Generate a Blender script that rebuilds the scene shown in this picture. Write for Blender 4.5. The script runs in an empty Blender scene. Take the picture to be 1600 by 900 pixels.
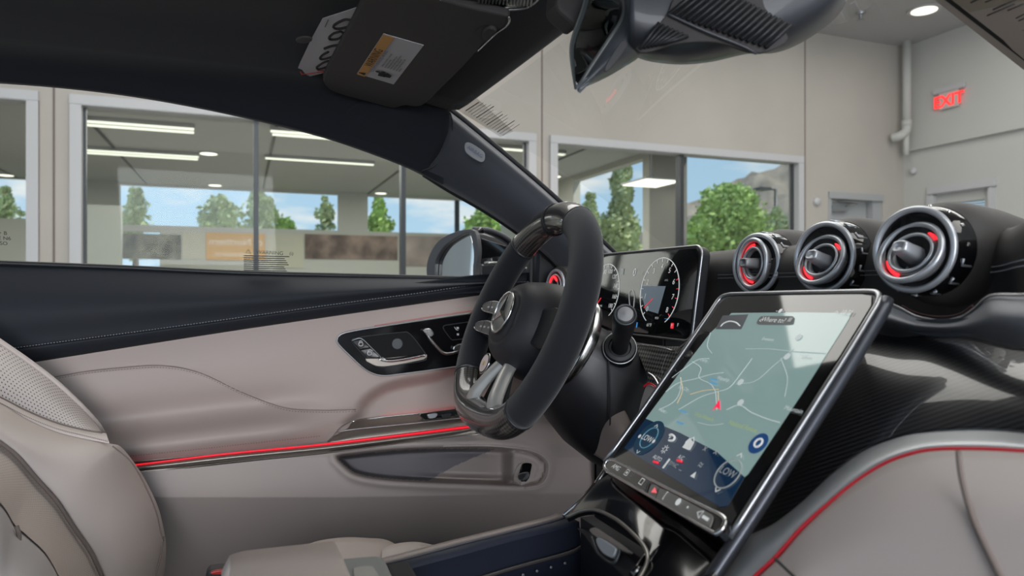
import bpy, bmesh, math, random
import numpy as np
from mathutils import Vector, Matrix
random.seed(7)
S = bpy.context.scene
COL = S.collection
PI = math.pi

# ---------------------------------------------------------------- camera
TH = math.radians(21.0)
CAM = Vector((0.6, 0.0, 0.95))
AX = Vector((-math.cos(TH), math.sin(TH), 0))      # viewing axis
RT = Vector((math.sin(TH), math.cos(TH), 0))       # right of the view
FP = 1100.0                                        # focal length in pixels of the 1600 wide frame
cam_d = bpy.data.cameras.new('camera'); cam = bpy.data.objects.new('camera', cam_d); COL.objects.link(cam)
cam.location = CAM
cam.rotation_euler = (PI/2, 0, math.atan2(-AX.x, AX.y))
cam_d.sensor_width = 36; cam_d.lens = 36*FP/1600; cam_d.clip_start = 0.02; cam_d.clip_end = 2000
cam_d.dof.use_dof = True; cam_d.dof.focus_distance = 1.0; cam_d.dof.aperture_fstop = 7.0
S.camera = cam

# ---------------------------------------------------------------- world, sun, area lights, exposure
S.view_settings.view_transform = 'Standard'; S.view_settings.look = 'None'
S.view_settings.gamma = 1; S.view_settings.use_curve_mapping = False
S.view_settings.exposure = 0.3
S.render.film_transparent = False
S.cycles.use_denoising = True
S.cycles.max_bounces = 8; S.cycles.transparent_max_bounces = 16
S.cycles.caustics_reflective = False; S.cycles.caustics_refractive = False
S.cycles.sample_clamp_indirect = 4

W = bpy.data.worlds.new('sky'); S.world = W; W.use_nodes = True
nt = W.node_tree; N = nt.nodes; L = nt.links
bgn = N['Background']
tc = N.new('ShaderNodeTexCoord'); sp = N.new('ShaderNodeSeparateXYZ'); L.new(tc.outputs['Generated'], sp.inputs[0])
r1 = N.new('ShaderNodeValToRGB'); L.new(sp.outputs['Z'], r1.inputs[0])
r1.color_ramp.elements[0].position = 0.0; r1.color_ramp.elements[0].color = (0.42, 0.58, 0.72, 1)
r1.color_ramp.elements[1].position = 0.5; r1.color_ramp.elements[1].color = (0.22, 0.40, 0.64, 1)
mp = N.new('ShaderNodeMapping'); mp.inputs['Scale'].default_value = (3, 3, 11); L.new(tc.outputs['Generated'], mp.inputs[0])
nz = N.new('ShaderNodeTexNoise'); nz.inputs['Scale'].default_value = 2.2; nz.inputs['Detail'].default_value = 6; L.new(mp.outputs[0], nz.inputs[0])
r2 = N.new('ShaderNodeValToRGB'); r2.color_ramp.elements[0].position = 0.5; r2.color_ramp.elements[1].position = 0.66
L.new(nz.outputs['Fac'], r2.inputs[0])
mx = N.new('ShaderNodeMixRGB'); L.new(r2.outputs[0], mx.inputs[0]); L.new(r1.outputs[0], mx.inputs[1]); mx.inputs[2].default_value = (0.72, 0.72, 0.72, 1)
L.new(mx.outputs[0], bgn.inputs[0]); bgn.inputs[1].default_value = 1.1

def area(name, loc, sx, sy, power, rot=(0, 0, 0), col=(1, .97, .92)):
    d = bpy.data.lights.new(name, 'AREA'); d.shape = 'RECTANGLE'; d.size = sx; d.size_y = sy; d.energy = power; d.color = col
    o = bpy.data.objects.new(name, d); COL.objects.link(o); o.location = loc; o.rotation_euler = rot
    return o
sd = bpy.data.lights.new('sun', 'SUN'); sd.energy = 4.2; sd.angle = 0.02; sd.color = (1, .95, .86)
so = bpy.data.objects.new('sun', sd); COL.objects.link(so)
so.rotation_euler = Vector((-0.35, -0.45, -0.82)).to_track_quat('-Z', 'Y').to_euler()
area('showroom_fill_light', (-2.5, 0.5, 3.98), 3.5, 6, 150)  # added fill lights under the showroom ceiling, not fittings of the room
area('showroom_fill_light', (2.5, 0.5, 3.98), 3.0, 6, 110)
area('showroom_fill_light', (-2.5, 5.6, 3.98), 5, 3, 100)
area('office_fill_light', (-10, 1.5, 2.85), 5, 6, 210)  # added fill under the office ceiling, besides the modelled fixtures
area('office_fill_light', (-10, -5, 2.85), 5, 5, 110)
# added fill light in place of daylight from an unseen front behind the photographer
area('front_fill_light', (7.9, -1.0, 2.0), 16, 3.8, 1500, Vector((-1, 0.05, -0.05)).to_track_quat('-Z', 'Z').to_euler(), (0.96, 0.97, 1.0))

# ---------------------------------------------------------------- helpers
def ray(px, py): return AX + RT*((px-800)/FP) + Vector((0, 0, (450-py)/FP))
def PX(px, py, X):
    r = ray(px, py); return CAM + r*((X-CAM.x)/r.x)
def PY(px, py, Y):
    r = ray(px, py); return CAM + r*(Y/r.y)
def PZ(px, py, Z):
    r = ray(px, py); return CAM + r*((Z-CAM.z)/r.z)
def PN(px, py, o, n):
    r = ray(px, py); return CAM + r*((Vector(o)-CAM).dot(n)/r.dot(n))
def PYZ(px, py, y0, z0, k):                        # plane y = y0 + k (z - z0)
    r = ray(px, py); return CAM + r*((y0 + k*(CAM.z-z0))/(r.y-k*r.z))
def proj(P):
    v = Vector(P)-CAM; d = v.dot(AX); return 800+FP*v.dot(RT)/d, 450-FP*v.z/d

def cr(pts, n, closed=False):                      # smooth resampled curve through points (any dimension)
    P = [np.array(p, float) for p in pts]
    m = len(P); out = []
    segs = m if closed else m-1
    for i in range(segs):
        if closed: p0, p1, p2, p3 = P[i-1], P[i], P[(i+1) % m], P[(i+2) % m]
        else:
            p1, p2 = P[i], P[i+1]; p0 = P[i-1] if i > 0 else 2*p1-p2; p3 = P[i+2] if i+2 < m else 2*p2-p1
        for k in range(16):
            t = k/16.0; t2 = t*t; t3 = t2*t
            out.append(0.5*((2*p1)+(-p0+p2)*t+(2*p0-5*p1+4*p2-p3)*t2+(-p0+3*p1-3*p2+p3)*t3))
    if closed: out.append(out[0])
    else: out.append(P[-1])
    Q = np.array(out); d = np.r_[0, np.cumsum(np.linalg.norm(np.diff(Q, axis=0), axis=1))]
    s = np.linspace(0, d[-1], n+1 if closed else n)
    R = np.stack([np.interp(s, d, Q[:, k]) for k in range(Q.shape[1])], 1)
    return [tuple(x) for x in (R[:-1] if closed else R)]

def V(p): return Vector(p)
def link(name, me, mat, parent=None, smooth=True):
    if mat is not None: me.materials.append(mat)
    o = bpy.data.objects.new(name, me); COL.objects.link(o)
    if parent is not None:
        o.parent = parent; o.location = -parent.location if parent.type == 'EMPTY' and parent.parent is None else (0, 0, 0)
    if smooth:
        for p in me.polygons: p.use_smooth = True
    return o
def mesh(name, verts, faces, mat, parent=None, smooth=True):
    me = bpy.data.meshes.new(name); me.from_pydata([tuple(v) for v in verts], [], faces); me.update()
    return link(name, me, mat, parent, smooth)
def from_bm(name, bm, mat, parent=None, smooth=True):
    bmesh.ops.recalc_face_normals(bm, faces=bm.faces[:])
    me = bpy.data.meshes.new(name); bm.to_mesh(me); bm.free()
    return link(name, me, mat, parent, smooth)
def tag(o, label=None, cat=None, group=None, kind=None):
    if label: o['label'] = label
    if cat: o['category'] = cat
    if group: o['group'] = group
    if kind: o['kind'] = kind
    return o
def thing(name, label, cat, loc=(0, 0, 0), group=None):
    o = bpy.data.objects.new(name, None); COL.objects.link(o); o.location = loc; o.empty_display_size = .05
    return tag(o, label, cat, group)
def solid(o, t, off=-1, bev=0, seg=2):
    m = o.modifiers.new('s', 'SOLIDIFY'); m.thickness = t; m.offset = off
    if bev:
        b = o.modifiers.new('b', 'BEVEL'); b.width = bev; b.segments = seg; b.limit_method = 'ANGLE'; b.angle_limit = math.radians(50)
    return o
def grid(name, rows, mat, parent=None, thick=0, closed=False, away=None):
    """surface through rows of points, uv in metres; away: thickness goes to the far side of this point"""
    n = len(rows); m = len(rows[0]); vs = [V(p) for r in rows for p in r]; fs = []
    for i in range(n-1):
        for j in range(m if closed else m-1):
            a, b = i*m+j, i*m+(j+1) % m
            fs.append((a, b, b+m, a+m))
    me = bpy.data.meshes.new(name); me.from_pydata([tuple(v) for v in vs], [], fs)
    src = away if away is not None else CAM
    if thick or away is not None:
        c = me.polygons[len(fs)//2]; 
        bm = bmesh.new(); bm.from_mesh(me); bm.normal_update()
        s = sum(f.normal.dot(src-f.calc_center_median()) for f in bm.faces)
        if s < 0:
            for f in bm.faces: f.normal_flip()
        bm.to_mesh(me); bm.free()
    me.update()
    us = [0]; vv = [0]
    mid = rows[n//2]
    for j in range(1, m): us.append(us[-1]+(V(mid[j])-V(mid[j-1])).length)
    for i in range(1, n): vv.append(vv[-1]+(V(rows[i][m//2])-V(rows[i-1][m//2])).length)
    uv = me.uv_layers.new(name='uv')
    for lp in me.loops:
        i, j = divmod(lp.vertex_index, m); uv.data[lp.index].uv = (us[j], vv[i])
    o = link(name, me, mat, parent)
    if thick: solid(o, thick)
    return o
def patch(name, top, bot, xf, mat, parent=None, n=60, m=24, thick=0, caster=PX):
    """surface between two picture curves, each point at its own real depth xf(s, t, px, py)"""
    a, b = cr(top, n), cr(bot, n); rows = []
    for i in range(m):
        t = i/(m-1.0); row = []
        for j in range(n):
            px = a[j][0]*(1-t)+b[j][0]*t; py = a[j][1]*(1-t)+b[j][1]*t
            v = xf(j/(n-1.0), t, px, py)
            row.append(caster(px, py, v) if caster else v)
        rows.append(row)
    return grid(name, rows, mat, parent, thick)
def tube(name, pts, r, mat, parent=None, closed=False, k=12, flat=1.0, up=None, caps=True):
    P = [V(p) for p in pts]; n = len(P); rows = []; prev = V(up).normalized() if up is not None else None
    for i in range(n):
        if closed: t = P[(i+1) % n]-P[i-1]
        else: t = P[min(i+1, n-1)]-P[max(i-1, 0)]
        t.normalize()
        if prev is None: prev = t.orthogonal().normalized()
        a = (prev-t*prev.dot(t)).normalized()
        if up is None: prev = a
        b = t.cross(a); rr = r(i/(n-1.0)) if callable(r) else r
        rows.append([P[i]+a*math.cos(2*PI*j/k)*rr+b*math.sin(2*PI*j/k)*rr*flat for j in range(k)])
    vs = [v for rw in rows for v in rw]; fs = []
    for i in range(n if closed else n-1):
        for j in range(k):
            i2 = (i+1) % n
            fs.append((i*k+j, i*k+(j+1) % k, i2*k+(j+1) % k, i2*k+j))
    if not closed and caps: fs.append(tuple(range(k))[::-1]); fs.append(tuple((n-1)*k+j for j in range(k)))
    o = mesh(name, vs, fs, mat, parent)
    uv = o.data.uv_layers.new(name='uv'); ln = [0]
    for i in range(1, n): ln.append(ln[-1]+(P[i]-P[i-1]).length)
    rr = r(0.5) if callable(r) else r
    for lp in o.data.loops:
        i, j = divmod(lp.vertex_index, k); jj = j
        uv.data[lp.index].uv = (ln[i], 2*rr*abs(2*jj/k-1)*PI/2)
    return o
def slab(name, pts, thick, mat, parent=None, bev=0.0, seg=2, nrm=None):
    """planar outline extruded away from the camera"""
    P = [V(p) for p in pts]; c = sum(P, Vector())/len(P)
    if nrm is None:
        nrm = Vector()
        for i in range(len(P)): nrm += (P[i]-c).cross(P[(i+1) % len(P)]-c)
        nrm.normalize()
    nrm = V(nrm)
    if nrm.dot(CAM-c) < 0: nrm = -nrm
    bm = bmesh.new(); f = [bm.verts.new(p) for p in P]; g = [bm.verts.new(p-nrm*thick) for p in P]; n = len(P)
    bm.faces.new(f); bm.faces.new(g[::-1])
    for i in range(n): bm.faces.new((f[i], g[i], g[(i+1) % n], f[(i+1) % n]))
    o = from_bm(name, bm, mat, parent, smooth=False)
    if bev:
        b = o.modifiers.new('b', 'BEVEL'); b.width = bev; b.segments = seg; b.limit_method = 'ANGLE'; b.angle_limit = math.radians(40)
        for p in o.data.polygons: p.use_smooth = False
    return o
def ring(name, outer, inner, thick, mat, parent=None, bev=0, nrm=None):
    """frame between two outlines of equal point count"""
    P = [V(p) for p in outer]; Q = [V(p) for p in inner]; n = len(P); c = sum(P, Vector())/n
    if nrm is None:
        nrm = Vector()
        for i in range(n): nrm += (P[i]-c).cross(P[(i+1) % n]-c)
        nrm.normalize()
    if nrm.dot(CAM-c) < 0: nrm = -nrm
    bm = bmesh.new()
    a = [bm.verts.new(p) for p in P]; b = [bm.verts.new(p) for p in Q]
    a2 = [bm.verts.new(p-nrm*thick) for p in P]; b2 = [bm.verts.new(p-nrm*thick) for p in Q]
    for i in range(n):
        j = (i+1) % n
        bm.faces.new((a[i], a[j], b[j], b[i])); bm.faces.new((a2[i], b2[i], b2[j], a2[j]))
        bm.faces.new((a[i], a2[i], a2[j], a[j])); bm.faces.new((b[i], b[j], b2[j], b2[i]))
    o = from_bm(name, bm, mat, parent, smooth=False)
    if bev:
        m = o.modifiers.new('b', 'BEVEL'); m.width = bev; m.segments = 2; m.limit_method = 'ANGLE'; m.angle_limit = math.radians(40)
    return o
def box(name, lo, hi, mat, parent=None, bev=0):
    lo, hi = V(lo), V(hi); bm = bmesh.new(); bmesh.ops.create_cube(bm, size=1)
    for v in bm.verts: v.co = Vector([(lo[i]+hi[i])/2+v.co[i]*(hi[i]-lo[i]) for i in range(3)])
    if bev: bmesh.ops.bevel(bm, geom=bm.edges[:], offset=bev, segments=2, affect='EDGES')
    return from_bm(name, bm, mat, parent, smooth=False)
def lathe(name, prof, o, axis, mat, parent=None, k=40, sx=1, sy=1, rot=0, xref=None):
    """profile [(radius, height along axis)] turned round axis at o"""
    z = V(axis).normalized(); x = (V(xref) - z*V(xref).dot(z)).normalized() if xref is not None else z.orthogonal().normalized(); y = z.cross(x)
    rows = []
    for r, h in prof:
        rows.append([V(o)+z*h+x*(math.cos(2*PI*j/k+rot)*r*sx)+y*(math.sin(2*PI*j/k+rot)*r*sy) for j in range(k)])
    vs = [v for rw in rows for v in rw]; fs = []
    for i in range(len(rows)-1):
        for j in range(k): fs.append((i*k+j, i*k+(j+1) % k, (i+1)*k+(j+1) % k, (i+1)*k+j))
    if prof[0][0] > 1e-5: fs.append(tuple(range(k))[::-1])
    if prof[-1][0] > 1e-5: fs.append(tuple((len(rows)-1)*k+j for j in range(k)))
    ob = mesh(name, vs, fs, mat, parent)
    m = ob.modifiers.new('e', 'EDGE_SPLIT'); m.split_angle = math.radians(40)
    return ob
def torus(name, o, axis, R, r, mat, parent=None, k=56, sx=1, sy=1, xref=None, flat=1.0, rot=0):
    z = V(axis).normalized(); x = (V(xref) - z*V(xref).dot(z)).normalized() if xref is not None else z.orthogonal().normalized(); y = z.cross(x)
    x, y = x*math.cos(rot)+y*math.sin(rot), y*math.cos(rot)-x*math.sin(rot)
    pts = [V(o)+x*(math.cos(2*PI*j/k)*R*sx)+y*(math.sin(2*PI*j/k)*R*sy) for j in range(k)]
    return tube(name, pts, r, mat, parent, closed=True, up=z, flat=flat)
def text(name, body, o, xd, yd, size, mat, parent=None, ext=0.0, align='CENTER', shear=0, bold=0):
    c = bpy.data.curves.new(name, 'FONT'); c.body = body; c.size = size; c.align_x = align; c.align_y = 'CENTER'; c.extrude = ext; c.shear = shear; c.offset = bold
    c.resolution_u = 3
    tmp = bpy.data.objects.new('tmp', c)
    me = bpy.data.meshes.new_from_object(tmp); me.name = name; bpy.data.objects.remove(tmp); bpy.data.curves.remove(c)
    me.materials.clear(); me.materials.append(mat)
    ob = bpy.data.objects.new(name, me); COL.objects.link(ob)
    x = V(xd).normalized(); y = V(yd); y = (y-x*y.dot(x)).normalized(); z = x.cross(y)
    M = Matrix((x, y, z)).transposed().to_4x4(); M.translation = V(o)
    if parent is not None:
        ob.parent = parent
        M.translation = V(o) - (parent.location if parent.type == 'EMPTY' and parent.parent is None else Vector())
    ob.matrix_local = M
    return ob

# ---------------------------------------------------------------- materials
def mat(name, col, rough=.5, metal=0, coat=0, bump=0, bscale=400, emit=None, es=1, spec=.5, sheen=0, noise=0, nscale=3):
    m = bpy.data.materials.new(name); m.use_nodes = True; t = m.node_tree; b = t.nodes['Principled BSDF']
    b.inputs['Base Color'].default_value = (*col, 1); b.inputs['Roughness'].default_value = rough; b.inputs['Metallic'].default_value = metal
    b.inputs['Coat Weight'].default_value = coat; b.inputs['Coat Roughness'].default_value = .04; b.inputs['Specular IOR Level'].default_value = spec
    if sheen: b.inputs['Sheen Weight'].default_value = sheen; b.inputs['Sheen Roughness'].default_value = .5
    if emit: b.inputs['Emission Color'].default_value = (*emit, 1); b.inputs['Emission Strength'].default_value = es
    tcn = t.nodes.new('ShaderNodeTexCoord')
    if bump:
        n = t.nodes.new('ShaderNodeTexNoise'); n.inputs['Scale'].default_value = bscale; n.inputs['Detail'].default_value = 3
        t.links.new(tcn.outputs['Object'], n.inputs['Vector'])
        bp = t.nodes.new('ShaderNodeBump'); bp.inputs['Strength'].default_value = bump; bp.inputs['Distance'].default_value = .001
        t.links.new(n.outputs['Fac'], bp.inputs['Height']); t.links.new(bp.outputs[0], b.inputs['Normal'])
    if noise:
        n = t.nodes.new('ShaderNodeTexNoise'); n.inputs['Scale'].default_value = nscale; n.inputs['Detail'].default_value = 5
        t.links.new(tcn.outputs['Object'], n.inputs['Vector'])
        rp = t.nodes.new('ShaderNodeValToRGB'); rp.color_ramp.elements[0].position = .3; rp.color_ramp.elements[1].position = .7
        rp.color_ramp.elements[0].color = (*[c*(1-noise) for c in col], 1); rp.color_ramp.elements[1].color = (*[min(1, c*(1+noise)) for c in col], 1)
        t.links.new(n.outputs['Fac'], rp.inputs[0]); t.links.new(rp.outputs[0], b.inputs['Base Color'])
    return m
def dots(name, base, hole, pitch, rad, rough=.5, ribs=0):
    """perforated leather: staggered holes from uv in metres"""
    m = mat(name, base, rough); t = m.node_tree; b = t.nodes['Principled BSDF']
    uvn = t.nodes.new('ShaderNodeUVMap')
    def mth(op, a, c=None, v=None):
        n = t.nodes.new('ShaderNodeMath'); n.operation = op; t.links.new(a, n.inputs[0])
        if c is not None: t.links.new(c, n.inputs[1])
        elif v is not None: n.inputs[1].default_value = v
        return n.outputs[0]
    s = t.nodes.new('ShaderNodeSeparateXYZ'); t.links.new(uvn.outputs[0], s.inputs[0])
    u = mth('MULTIPLY', s.outputs[0], v=1/pitch); w = mth('MULTIPLY', s.outputs[1], v=1/pitch)
    odd = mth('MULTIPLY', mth('MODULO', mth('FLOOR', w), v=2), v=.5)
    fu = mth('SUBTRACT', mth('FRACT', mth('ADD', u, odd)), v=.5); fw = mth('SUBTRACT', mth('FRACT', w), v=.5)
    d = mth('SQRT', mth('ADD', mth('MULTIPLY', fu, fu), mth('MULTIPLY', fw, fw)))
    lt = mth('LESS_THAN', d, v=rad)
    x = t.nodes.new('ShaderNodeMixRGB'); t.links.new(lt, x.inputs[0]); x.inputs[1].default_value = (*base, 1); x.inputs[2].default_value = (*hole, 1)
    t.links.new(x.outputs[0], b.inputs['Base Color'])
    return m
def carbon(name, a, c, pitch, diag=False, weave=False):
    m = mat(name, a, .35, coat=1); t = m.node_tree; b = t.nodes['Principled BSDF']; b.inputs['Coat Roughness'].default_value = .02
    uvn = t.nodes.new('ShaderNodeUVMap')
    mpn = t.nodes.new('ShaderNodeMapping'); t.links.new(uvn.outputs[0], mpn.inputs[0]); mpn.inputs['Rotation'].default_value = (0, 0, math.radians(38 if diag else 0))
    if weave:
        mpn.inputs['Rotation'].default_value = (0, 0, math.radians(45))
        w = t.nodes.new('ShaderNodeTexChecker'); w.inputs['Scale'].default_value = 1/pitch; w.inputs['Color1'].default_value = (*a, 1); w.inputs['Color2'].default_value = (*c, 1)
        t.links.new(mpn.outputs[0], w.inputs[0]); t.links.new(w.outputs[0], b.inputs['Base Color'])
    else:
        w = t.nodes.new('ShaderNodeTexWave'); w.inputs['Scale'].default_value = 1/pitch/3.14159; w.bands_direction = 'Y'; w.inputs['Distortion'].default_value = 0.0
        t.links.new(mpn.outputs[0], w.inputs[0])
        rp = t.nodes.new('ShaderNodeValToRGB'); rp.color_ramp.elements[0].position = .35; rp.color_ramp.elements[1].position = .65
        rp.color_ramp.elements[0].color = (*a, 1); rp.color_ramp.elements[1].color = (*c, 1)
        t.links.new(w.outputs['Color'], rp.inputs[0]); t.links.new(rp.outputs[0], b.inputs['Base Color'])
    return m
def glassy(name, tint=(1, 1, 1), refl=.05, rough=0.0):
    m = bpy.data.materials.new(name); m.use_nodes = True; t = m.node_tree; t.nodes.clear()
    o = t.nodes.new('ShaderNodeOutputMaterial'); a = t.nodes.new('ShaderNodeBsdfTransparent'); a.inputs[0].default_value = (*tint, 1)
    g = t.nodes.new('ShaderNodeBsdfGlossy'); g.inputs['Roughness'].default_value = rough
    x = t.nodes.new('ShaderNodeMixShader'); f = t.nodes.new('ShaderNodeFresnel'); f.inputs[0].default_value = 1.45
    mm = t.nodes.new('ShaderNodeMath'); mm.operation = 'MULTIPLY'; mm.inputs[1].default_value = refl/.04; mm.use_clamp = True
    t.links.new(f.outputs[0], mm.inputs[0]); t.links.new(mm.outputs[0], x.inputs[0]); t.links.new(a.outputs[0], x.inputs[1]); t.links.new(g.outputs[0], x.inputs[2]); t.links.new(x.outputs[0], o.inputs[0])
    return m

M = {}
M['wall'] = mat('painted wall', (.445, .415, .378), .85, noise=.05, nscale=1.2, bump=.05, bscale=60)
M['wall_cool'] = mat('painted side wall', (.50, .50, .48), .85, noise=.03, nscale=1)
M['ceil'] = mat('painted ceiling', (.42, .42, .43), .9)
M['floor'] = mat('polished concrete', (.30, .29, .27), .3, noise=.15, nscale=2)
M['winframe'] = mat('white window frame', (.50, .50, .515), .45)
M['mullion'] = mat('dark aluminium', (.05, .055, .06), .4, metal=.5)
M['officewall'] = mat('office wall', (.52, .52, .47), .9)
M['officeceil'] = mat('office ceiling tile', (.46, .47, .45), .9)
M['lamp'] = mat('lamp diffuser', (.9, .9, .9), .5, emit=(1, .93, .78), es=1.6)
M['tubelamp'] = mat('strip diffuser', (.9, .9, .9), .5, emit=(1, 1, .82), es=.9)
M['dooring'] = mat('painted steel door', (.36, .37, .38), .5)
M['glass'] = glassy('window pane', (.93, .95, .94), .010)
M['cglass'] = glassy('car glass', (.97, .985, .98), .004)
M['liner'] = mat('dark headliner cloth', (.006, .008, .014), .95, sheen=.10, bump=.15, bscale=900)
M['pillar'] = mat('woven pillar cloth', (.030, .034, .045), .9, sheen=.3, bump=.2, bscale=1500)
M['visor'] = mat('grey visor vinyl', (.052, .048, .050), .75, bump=.08, bscale=700)
M['blkl'] = mat('black leather', (.008, .011, .018), .72, bump=.12, bscale=1400)
M['dash'] = mat('dark dashboard leather', (.050, .046, .045), .62, bump=.12, bscale=1300)
M['blk'] = mat('matte black plastic', (.010, .011, .014), .5)
M['gloss'] = mat('piano black', (.004, .004, .005), .08, coat=1)
M['beige'] = mat('macchiato leather', (.40, .325, .295), .55, bump=.1, bscale=1200)
M['beige2'] = mat('beige moulded plastic', (.42, .36, .335), .6, bump=.05, bscale=1600)
M['seat'] = mat('cream leather', (.56, .485, .45), .5, bump=.14, bscale=1000)
M['perf'] = dots('perforated leather', (.55, .49, .465), (.08, .075, .085), .0052, .2)
M['rib'] = dots('ribbed leather', (.56, .48, .43), (.42, .36, .32), .0036, .26)
M['chrome'] = mat('satin chrome', (.62, .62, .62), .22, metal=1)
M['satin'] = mat('satin aluminium', (.42, .43, .45), .35, metal=1)
M['darkmetal'] = mat('brushed dark metal', (.30, .27, .24), .42, metal=.85)
M['silverpaint'] = mat('silver grey trim', (.13, .14, .16), .48, metal=.25)
M['suede'] = mat('black suede', (.016, .017, .021), 1.0, sheen=.22, bump=.3, bscale=2500, spec=.1)
M['carbon'] = carbon('carbon fibre ridges', (.006, .006, .007), (.028, .028, .032), .0060)
M['carbonrim'] = carbon('carbon fibre rim', (.010, .009, .009), (.06, .055, .05), .0035, weave=True)
M['weave'] = carbon('carbon fibre weave', (.012, .012, .012), (.20, .19, .175), .0042, weave=True)
M['red'] = mat('red ambient light', (.3, .0, .02), .4, emit=(.9, .01, .025), es=.8)
M['redtrim'] = mat('red light strip', (.35, .01, .02), .4, emit=(1, .02, .04), es=.10)
M['faintred'] = mat('faint red light guide', (.38, .20, .19), .5, emit=(1, .08, .06), es=.08)
M['redglow'] = mat('red light guide', (.5, .02, .03), .3, emit=(1, .02, .03), es=1.6)
M['white'] = mat('white print', (.7, .7, .7), .6)
M['whitepaper'] = mat('white paper', (.52, .52, .56), .8)
M['ink'] = mat('black ink', (.02, .02, .02), .8)
M['greyink'] = mat('grey ink', (.10, .10, .10), .8)
M['faintink'] = mat('faint ink', (.22, .21, .19), .8)
M['redink'] = mat('red ink', (.4, .05, .04), .8)
M['orange'] = mat('orange label', (.62, .33, .10), .7)
M['blueink'] = mat('blue grey ink', (.12, .14, .24), .8)
M['stitch'] = mat('grey thread', (.22, .22, .24), .8)
M['stitchb'] = mat('beige thread', (.22, .18, .16), .8)
M['seam'] = mat('seam groove', (.19, .155, .14), .9)
M['mirror'] = mat('mirror glass', (.8, .82, .82), .02, metal=1)
M['mirrordark'] = mat('dimmed mirror glass', (.42, .48, .50), .03, metal=1)
M['carpet'] = mat('dark carpet', (.02, .02, .022), 1)
M['carpaint'] = mat('dark grey car paint', (.03, .03, .035), .25, coat=1)
M['red_paint'] = mat('red buckle', (.4, .02, .02), .4)

# ================================================================ the building
XW = -6.14; YR = 8.04; ZC = 4.05
def wy(px): return PX(px, 400, XW).y
def cells(name, ys, zs, holes, put, m, thick):
    vs = []; fs = []; idx = {}
    def vid(a, b):
        if (a, b) not in idx: idx[(a, b)] = len(vs); vs.append(put(a, b))
        return idx[(a, b)]
    ys = sorted(set(ys+[h[0] for h in holes]+[h[1] for h in holes])); zs = sorted(set(zs+[h[2] for h in holes]+[h[3] for h in holes]))
    for i in range(len(ys)-1):
        for j in range(len(zs)-1):
            cy, cz = (ys[i]+ys[i+1])/2, (zs[j]+zs[j+1])/2
            if any(h[0] < cy < h[1] and h[2] < cz < h[3] for h in holes): continue
            fs.append((vid(ys[i], zs[j]), vid(ys[i+1], zs[j]), vid(ys[i+1], zs[j+1]), vid(ys[i], zs[j+1])))
    o = mesh(name, vs, fs, m, None, False); tag(o, kind='structure'); solid(o, thick, off=0)
    return o
z0w, z1w = .45, 2.53
win = [(wy(-420), wy(66)), (wy(113), wy(832)), (wy(853), wy(1246))]
d1 = (wy(1286), wy(1371)); 
cells('wall_left', [-12, YR+.1], [0, ZC], [(a, b, z0w, z1w) for a, b in win]+[(d1[0], d1[1], 0, 2.13)], lambda a, b: (XW, a, b), M['wall'], .16)
for i, px in enumerate((88, 842, 1250)):
    tag(box('trim_%d' % (i+1), (XW+.078, wy(px)-.008, 0), (XW+.084, wy(px)+.008, ZC), M['seam']), kind='structure')
mull = [[-330, -150, ], [400, 629], [1062]]
for i, (a, b) in enumerate(win):
    fr = []; w = .085
    x0, x1 = XW-.06, XW+.12
    f = box('window_%d' % (i+1), (x0, a, z1w-w), (x1, b, z1w), M['winframe'], bev=.006); tag(f, kind='structure')
    box('window_frame', (x0, a, z0w), (x1, b, z0w+w), M['winframe'], f)
    box('window_frame', (x0+.004, a+.003, z0w+w), (x1-.004, a+w, z1w-w), M['winframe'], f)
    box('window_frame', (x0+.004, b-w, z0w+w), (x1-.004, b-.003, z1w-w), M['winframe'], f)
    for px in mull[i]:
        y = wy(px); box('mullion', (XW-.05, y-.022, z0w+w), (XW+.05, y+.022, z1w-w), M['mullion'], f)
    box('gasket', (XW-.01, a+w, z0w+w), (XW+.03, a+w+.02, z1w-w), M['mullion'], f); box('gasket', (XW-.01, b-w-.02, z0w+w), (XW+.03, b-w, z1w-w), M['mullion'], f)
    box('window_pane', (XW-.004, a+w, z0w+w), (XW+.004, b-w, z1w-w), M['glass'], f)
# right wall, ceiling, floor
dr = (PY(1462, 300, YR).x, PY(1558, 300, YR).x)
cells('wall_right', [XW, 8], [0, ZC], [(dr[0], dr[1], 0, 2.2)], lambda a, b: (a, YR, b), M['wall_cool'], .14)
ledge = PY(1427, 236, YR).z
tag(box('trim_4', (XW+.1, YR-.13, ledge-.02), (8, YR-.07, ledge+.012), M['wall_cool'], bev=.005), kind='structure')
tag(mesh('ceiling', [(XW-.1, -12, ZC), (8, -12, ZC), (8, YR+.1, ZC), (XW-.1, YR+.1, ZC)], [(0, 3, 2, 1)], M['ceil'], None, False), kind='structure')
tag(mesh('floor', [(-15, -12, 0), (9, -12, 0), (9, YR+.1, 0), (-15, YR+.1, 0)], [(0, 1, 2, 3)], M['floor'], None, False), kind='structure')
# steel door in main wall
t = thing('steel_door', 'grey steel door in a recess of the painted wall, seen above the middle air vent', 'door', (XW, (d1[0]+d1[1])/2, 0))
box('door_leaf', (XW-.07, d1[0]+.10, .01), (XW-.03, d1[1]-.16, 2.04), M['dooring'], t)
f = box('door_frame', (XW-.08, d1[0], 2.05), (XW+.10, d1[1], 2.13), M['dooring'], t)
box('door_frame', (XW-.08, d1[1]-.15, 0), (XW+.06, d1[1], 2.05), M['dooring'], t); box('door_frame', (XW-.08, d1[0], 0), (XW+.085, d1[0]+.05, 2.05), M['dooring'], t)
cl = box('door_closer', (XW-.03, d1[0]+.12, 1.90), (XW+.03, d1[0]+.38, 1.96), M['satin'], t, bev=.01)
tube('closer_arm', [(XW+.03, d1[0]+.34, 1.97), (XW+.06, d1[0]+.5, 2.0), (XW+.02, d1[0]+.22, 2.03)], .01, M['satin'], t)
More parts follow.
